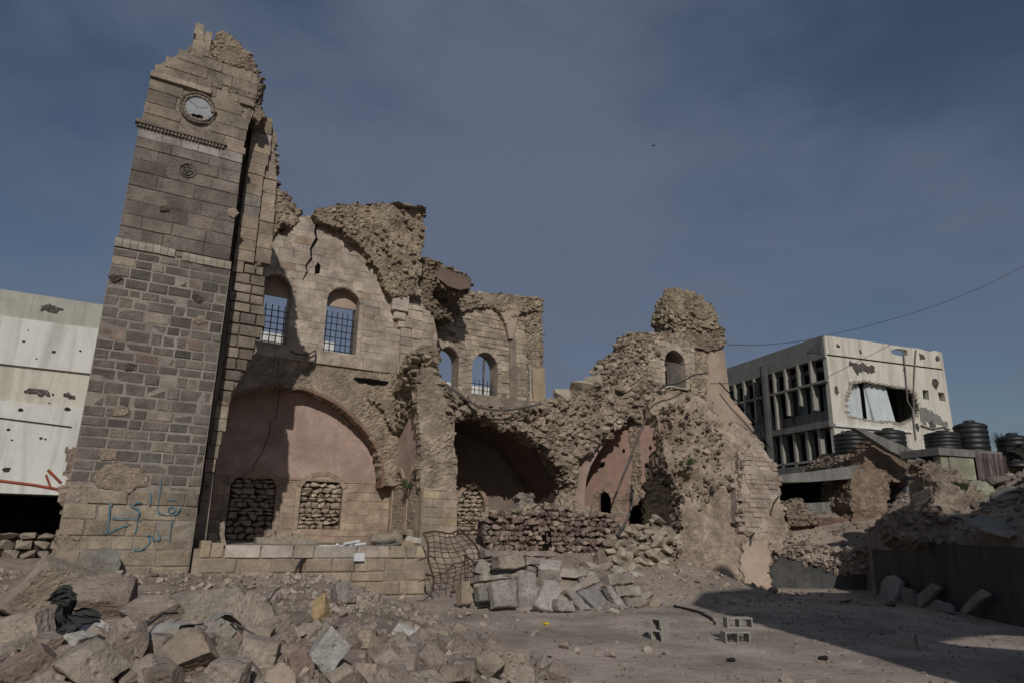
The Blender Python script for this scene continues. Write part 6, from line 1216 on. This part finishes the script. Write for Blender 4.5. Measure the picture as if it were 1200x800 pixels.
for x, y, s_ in ((28, 400, .07), (63, 412, .1), (94, 411, .07), (24, 480, .14), (79, 479, .15), (10, 503, .09), (48, 513, .08), (53, 514, .06), (43, 420, .05), (33, 387, .04), (8, 550, .16), (58, 472, .06), (14, 515, .05)):
    a, z = LB.px(x, y); s_ *= .75; slab(mb, LB, [(a + s_ * random.uniform(.6, 1.4) * math.cos(t), z + s_ * random.uniform(.5, 1.0) * math.sin(t)) for t in np.linspace(0, 6.28, 9)[:-1]], d=.02, th=.05, col=(.03, .03, .03)); mb.build('shell_hole', mRubble, lb); mb = MB()
mb = MB(); tube(mb, [LB.w(*LB.px(-10, 488), .05)[0], LB.w(*LB.px(84, 500), .05)[0]], .02); mb.build('wall_cable', mIron, lb)
mb = MB(); F7 = FY(30); tube(mb, [F7.w(*F7.px(-8, 562), 0)[0], F7.w(*F7.px(40, 568), 0)[0], F7.w(*F7.px(74, 574), 0)[0]], .055, (.3, .1, .05), 8); tube(mb, [F7.w(*F7.px(56, 550), 0)[0], F7.w(*F7.px(72, 566), 0)[0]], .05, (.3, .1, .05), 8); tube(mb, [F7.w(*F7.px(54, 556), .1)[0], F7.w(*F7.px(60, 572), .1)[0]], .035, (.3, .1, .05), 8)
tag(mb.build('red_pipe', mRed, origin=F7.w(*F7.px(20, 566), 0)[0]), 'red painted pipe above the black opening left of the tower', 'pipe')
F8 = FY(28.5); sw = thing('stacked_stone_wall', 'low wall of rough stones under the black opening at the left edge', 'wall', (-2.5, 28.5, 0)); mb = MB(); P = F8.pxs([(-25, 690), (-25, 624), (30, 625), (62, 628), (72, 640), (75, 690)]); slab(mb, F8, P, d=-.15, th=.5, col=(.05, .045, .04)); mb.build('wall_core', mRubble, sw)
mb = MB(); z = min(p[1] for p in P)
while z < max(p[1] for p in P) - .1:
    h_ = random.uniform(.2, .32)
    for a, b in spans(P, z + h_ / 2):
        x = a
        while x < b: w_ = random.uniform(.25, .6); V, F = random.choice(BOXY); mb.add((V * np.array([w_, .45, h_ * 1.02])) @ rotm(random.uniform(-.15, .15), random.uniform(-.1, .1), random.uniform(-.3, .3)).T + F8.w(x + w_ / 2, z + h_ / 2, random.uniform(-.1, .05))[0], F, jit((.30, .255, .2), .25)); x += w_ + .01
    z += h_
mb.build('stacked_stones', mRock, sw)
# ---- distant pale building glimpsed through the windows
FD = FY(70); dbd = thing('distant_building', 'far whitish building glimpsed low through the upper windows', 'building', (26, 70, 0)); ax0 = FD.px(300, 400)[0]; ax1 = FD.px(580, 440)[0]; zD = FD.px(325, 391)[1]
mb = MB(); fbox(mb, FD, ax0 - 2, FD.px(392, 400)[0], 0, zD, -12, 0); mb.build('wall', mConcP, dbd); mb = MB(); fbox(mb, FD, FD.px(500, 440)[0], ax1, 0, FD.px(560, 452)[1], -12, 0); mb.build('wall', mConcP, dbd)
mb = MB()
for x in np.arange(ax0, FD.px(392, 400)[0] - 2, 4.2): fbox(mb, FD, x, x + .5, 0, zD - 1.5, -.1, .06, (.1, .1, .1))
mb.build('window', mGlass, dbd)
# ---- cables, pole, bird, weeds
def cable(pts, L_, r, lab, nm='cable', m_=mIron, d=.3, cat='cable'):
    P = [L_.w(*L_.px(x, y), d)[0] for x, y in pts]; P = np.array(P); t = np.linspace(0, len(P) - 1, (len(P) - 1) * 6 + 1); P = [np.array([np.interp(u, range(len(P)), P[:, i]) for i in range(3)]) for u in t]; P = np.array(P)
    Q = P.copy(); 
    for _ in range(4): Q[1:-1] = (Q[:-2] + Q[2:] + 2 * Q[1:-1]) / 4
    mb = MB(); tube(mb, list(Q), r, (.03, .03, .03), 6); return tag(mb.build(nm, m_, origin=Q[0]), lab, cat)
cable([(848, 405), (880, 406), (930, 402), (966, 394), (1010, 384), (1060, 370), (1110, 353), (1160, 332), (1230, 296)], FY(25), .016, 'thin overhead wire crossing the sky from the ruin to the right edge', 'overhead_wire', cat='wire')
cable([(764, 461), (775, 452), (792, 450), (808, 440), (823, 438)], FY(25.2), .035, 'black cable draped under the small arched window of the end wall')
cable([(838, 449), (850, 462), (866, 478), (880, 496), (896, 524)], FY(24.6), .035, 'upper of two black cables running down the plastered buttress')
cable([(838, 462), (852, 480), (864, 492), (882, 512), (893, 524)], FY(24.2), .025, 'lower of two black cables running down the plastered buttress')
cable([(752, 492), (740, 520), (730, 545), (718, 576)], FY(25.2), .05, 'long dark pole leaning across the red plastered wing wall', 'leaning_pole', mWood, cat='pole')
cable([(734, 568), (736, 590), (728, 612), (718, 626)], FY(22), .045, 'black hose hanging over the pale tumbled stones', 'hose', mBlack, cat='hose')
cable([(892, 582), (886, 590), (882, 604)], FY(20.6), .04, 'short bent rod sticking from the brick lined flank', 'bent_rod', mMetal, d=.9, cat='iron rod')
cable([(340, 411), (347, 415), (358, 416), (365, 413), (370, 410), (369, 422), (366, 427)], FY(28.8), .028, 'sagging black cable on the sill course between the two upper windows', d=.05)
# roof edge lines above the vault
cable([(520, 452), (535, 463), (552, 475), (566, 480), (590, 482), (630, 474)], FY(25.8), .06, 'dark warped plank along the broken edge above the big vault', 'warped_plank', mWood, cat='plank')
bp0 = EYE + RC @ np.array([(766 - 600) / 800, -(171 - 400) / 800, -1.]) * 75; bd = thing('bird', 'small black bird flying in the upper right sky', 'bird', tuple(bp0))
mb = MB(); V, F = CS[8]; V = V * np.array([.13, .055, .05]); V[:, 2] *= 1 - .5 * np.clip(-V[:, 0] / .13, 0, 1); mb.add(V + bp0, F, (.02, .02, .02))
mb.add(np.array([(-.1, .03, 0), (-.1, -.03, 0), (-.24, -.05, .0), (-.24, .05, 0), (-.1, 0, .015), (-.22, 0, .01)]) + bp0, [(0, 3, 5, 4), (4, 5, 2, 1), (0, 1, 2, 3)], (.02, .02, .02)); mb.build('body', mIron, bd)
for s in (-1, 1): mb = MB(); mb.add(np.array([(.06, s * .03, .02), (-.06, s * .03, .02), (.03, s * .18, .07), (-.09, s * .17, .07), (-.08, s * .34, .03), (-.12, s * .33, .03), (0, s * .1, .03)]) + bp0, [(0, 1, 6), (1, 3, 6), (0, 6, 2), (6, 3, 2), (2, 3, 5, 4)], (.02, .02, .02)); mb.build('wing', mIron, bd)
def weed(p, s_, n, lab, spread=.4):
    mb = MB(); p = np.array(p)
    for i in range(n):
        a = random.uniform(0, 6.28); r = random.uniform(0, spread) * s_; b = p + np.array([math.cos(a) * r, math.sin(a) * r, 0]); h_ = s_ * random.uniform(.4, 1); d = np.array([math.cos(a), math.sin(a), 0]) * h_ * .5; w_ = np.array([-math.sin(a), math.cos(a), 0]) * .018
        mb.add([b - w_, b + w_, b + d * .5 + w_ + [0, 0, h_ * .6], b + d * .5 - w_ + [0, 0, h_ * .6], b + d + [0, 0, h_ * .75]], [(0, 1, 2, 3), (3, 2, 4)], jit((.06, .09, .03), .3))
    tag(mb.build('weed_tuft', mGreen, origin=p), lab, 'weed')
weed(FG.w(*FG.px(1122, 578), .2)[0], .5, 90, 'green weeds growing on the bank beside the pale green boulder'); weed(SX.w(*SX.px(484, 572), .25)[0], .6, 50, 'dry weeds over the blocked niches of the cross wall'); weed(on_z(1178, 523, 6.2), 1.0, 60, 'thin distant shrub on the skyline right of the tallest tank')
weed(ML.w(*ML.px(806, 548), .3)[0], .5, 40, 'green weeds at the mouth of the dark cave in the flank')
# ---- unseen block behind the viewpoint, added to shade the right of the street
cb = thing('shade_building', 'unseen concrete block behind the viewpoint, shaped to throw the street shade', 'building', (18, -6, 0)); FC = Frame((42, -5.4), (7.0, -5.4))
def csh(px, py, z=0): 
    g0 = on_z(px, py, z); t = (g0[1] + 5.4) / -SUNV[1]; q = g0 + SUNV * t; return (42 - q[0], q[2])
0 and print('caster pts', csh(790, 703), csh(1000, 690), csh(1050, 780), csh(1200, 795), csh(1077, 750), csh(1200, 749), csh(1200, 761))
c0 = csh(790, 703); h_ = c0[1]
wd = [csh(1079, 749), csh(1118, 742), csh(1160, 741), csh(1230, 745), csh(1230, 766), csh(1180, 760), csh(1130, 755)]  # opening shaped to let a streak of sun reach the street
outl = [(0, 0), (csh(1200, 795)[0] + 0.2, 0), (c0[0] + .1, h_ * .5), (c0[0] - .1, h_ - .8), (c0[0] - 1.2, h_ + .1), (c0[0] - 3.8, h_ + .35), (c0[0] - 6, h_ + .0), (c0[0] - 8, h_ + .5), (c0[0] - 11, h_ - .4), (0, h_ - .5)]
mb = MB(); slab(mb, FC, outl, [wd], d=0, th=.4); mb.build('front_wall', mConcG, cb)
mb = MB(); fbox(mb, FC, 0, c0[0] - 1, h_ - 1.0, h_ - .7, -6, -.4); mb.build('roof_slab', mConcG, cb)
tp = on_y(852, 660, 21.2); t = (tp[1] + 7) / -SUNV[1]; q = tp + SUNV * t; mb = MB(); tube(mb, [(q[0], q[1], h_ - .7), (q[0], q[1], q[2])], .45, (.1, .1, .1), 12); mb.build('shadow_cylinder', mBlack, cb)  # cylinder added on the unseen roof for the small shadow on the flank
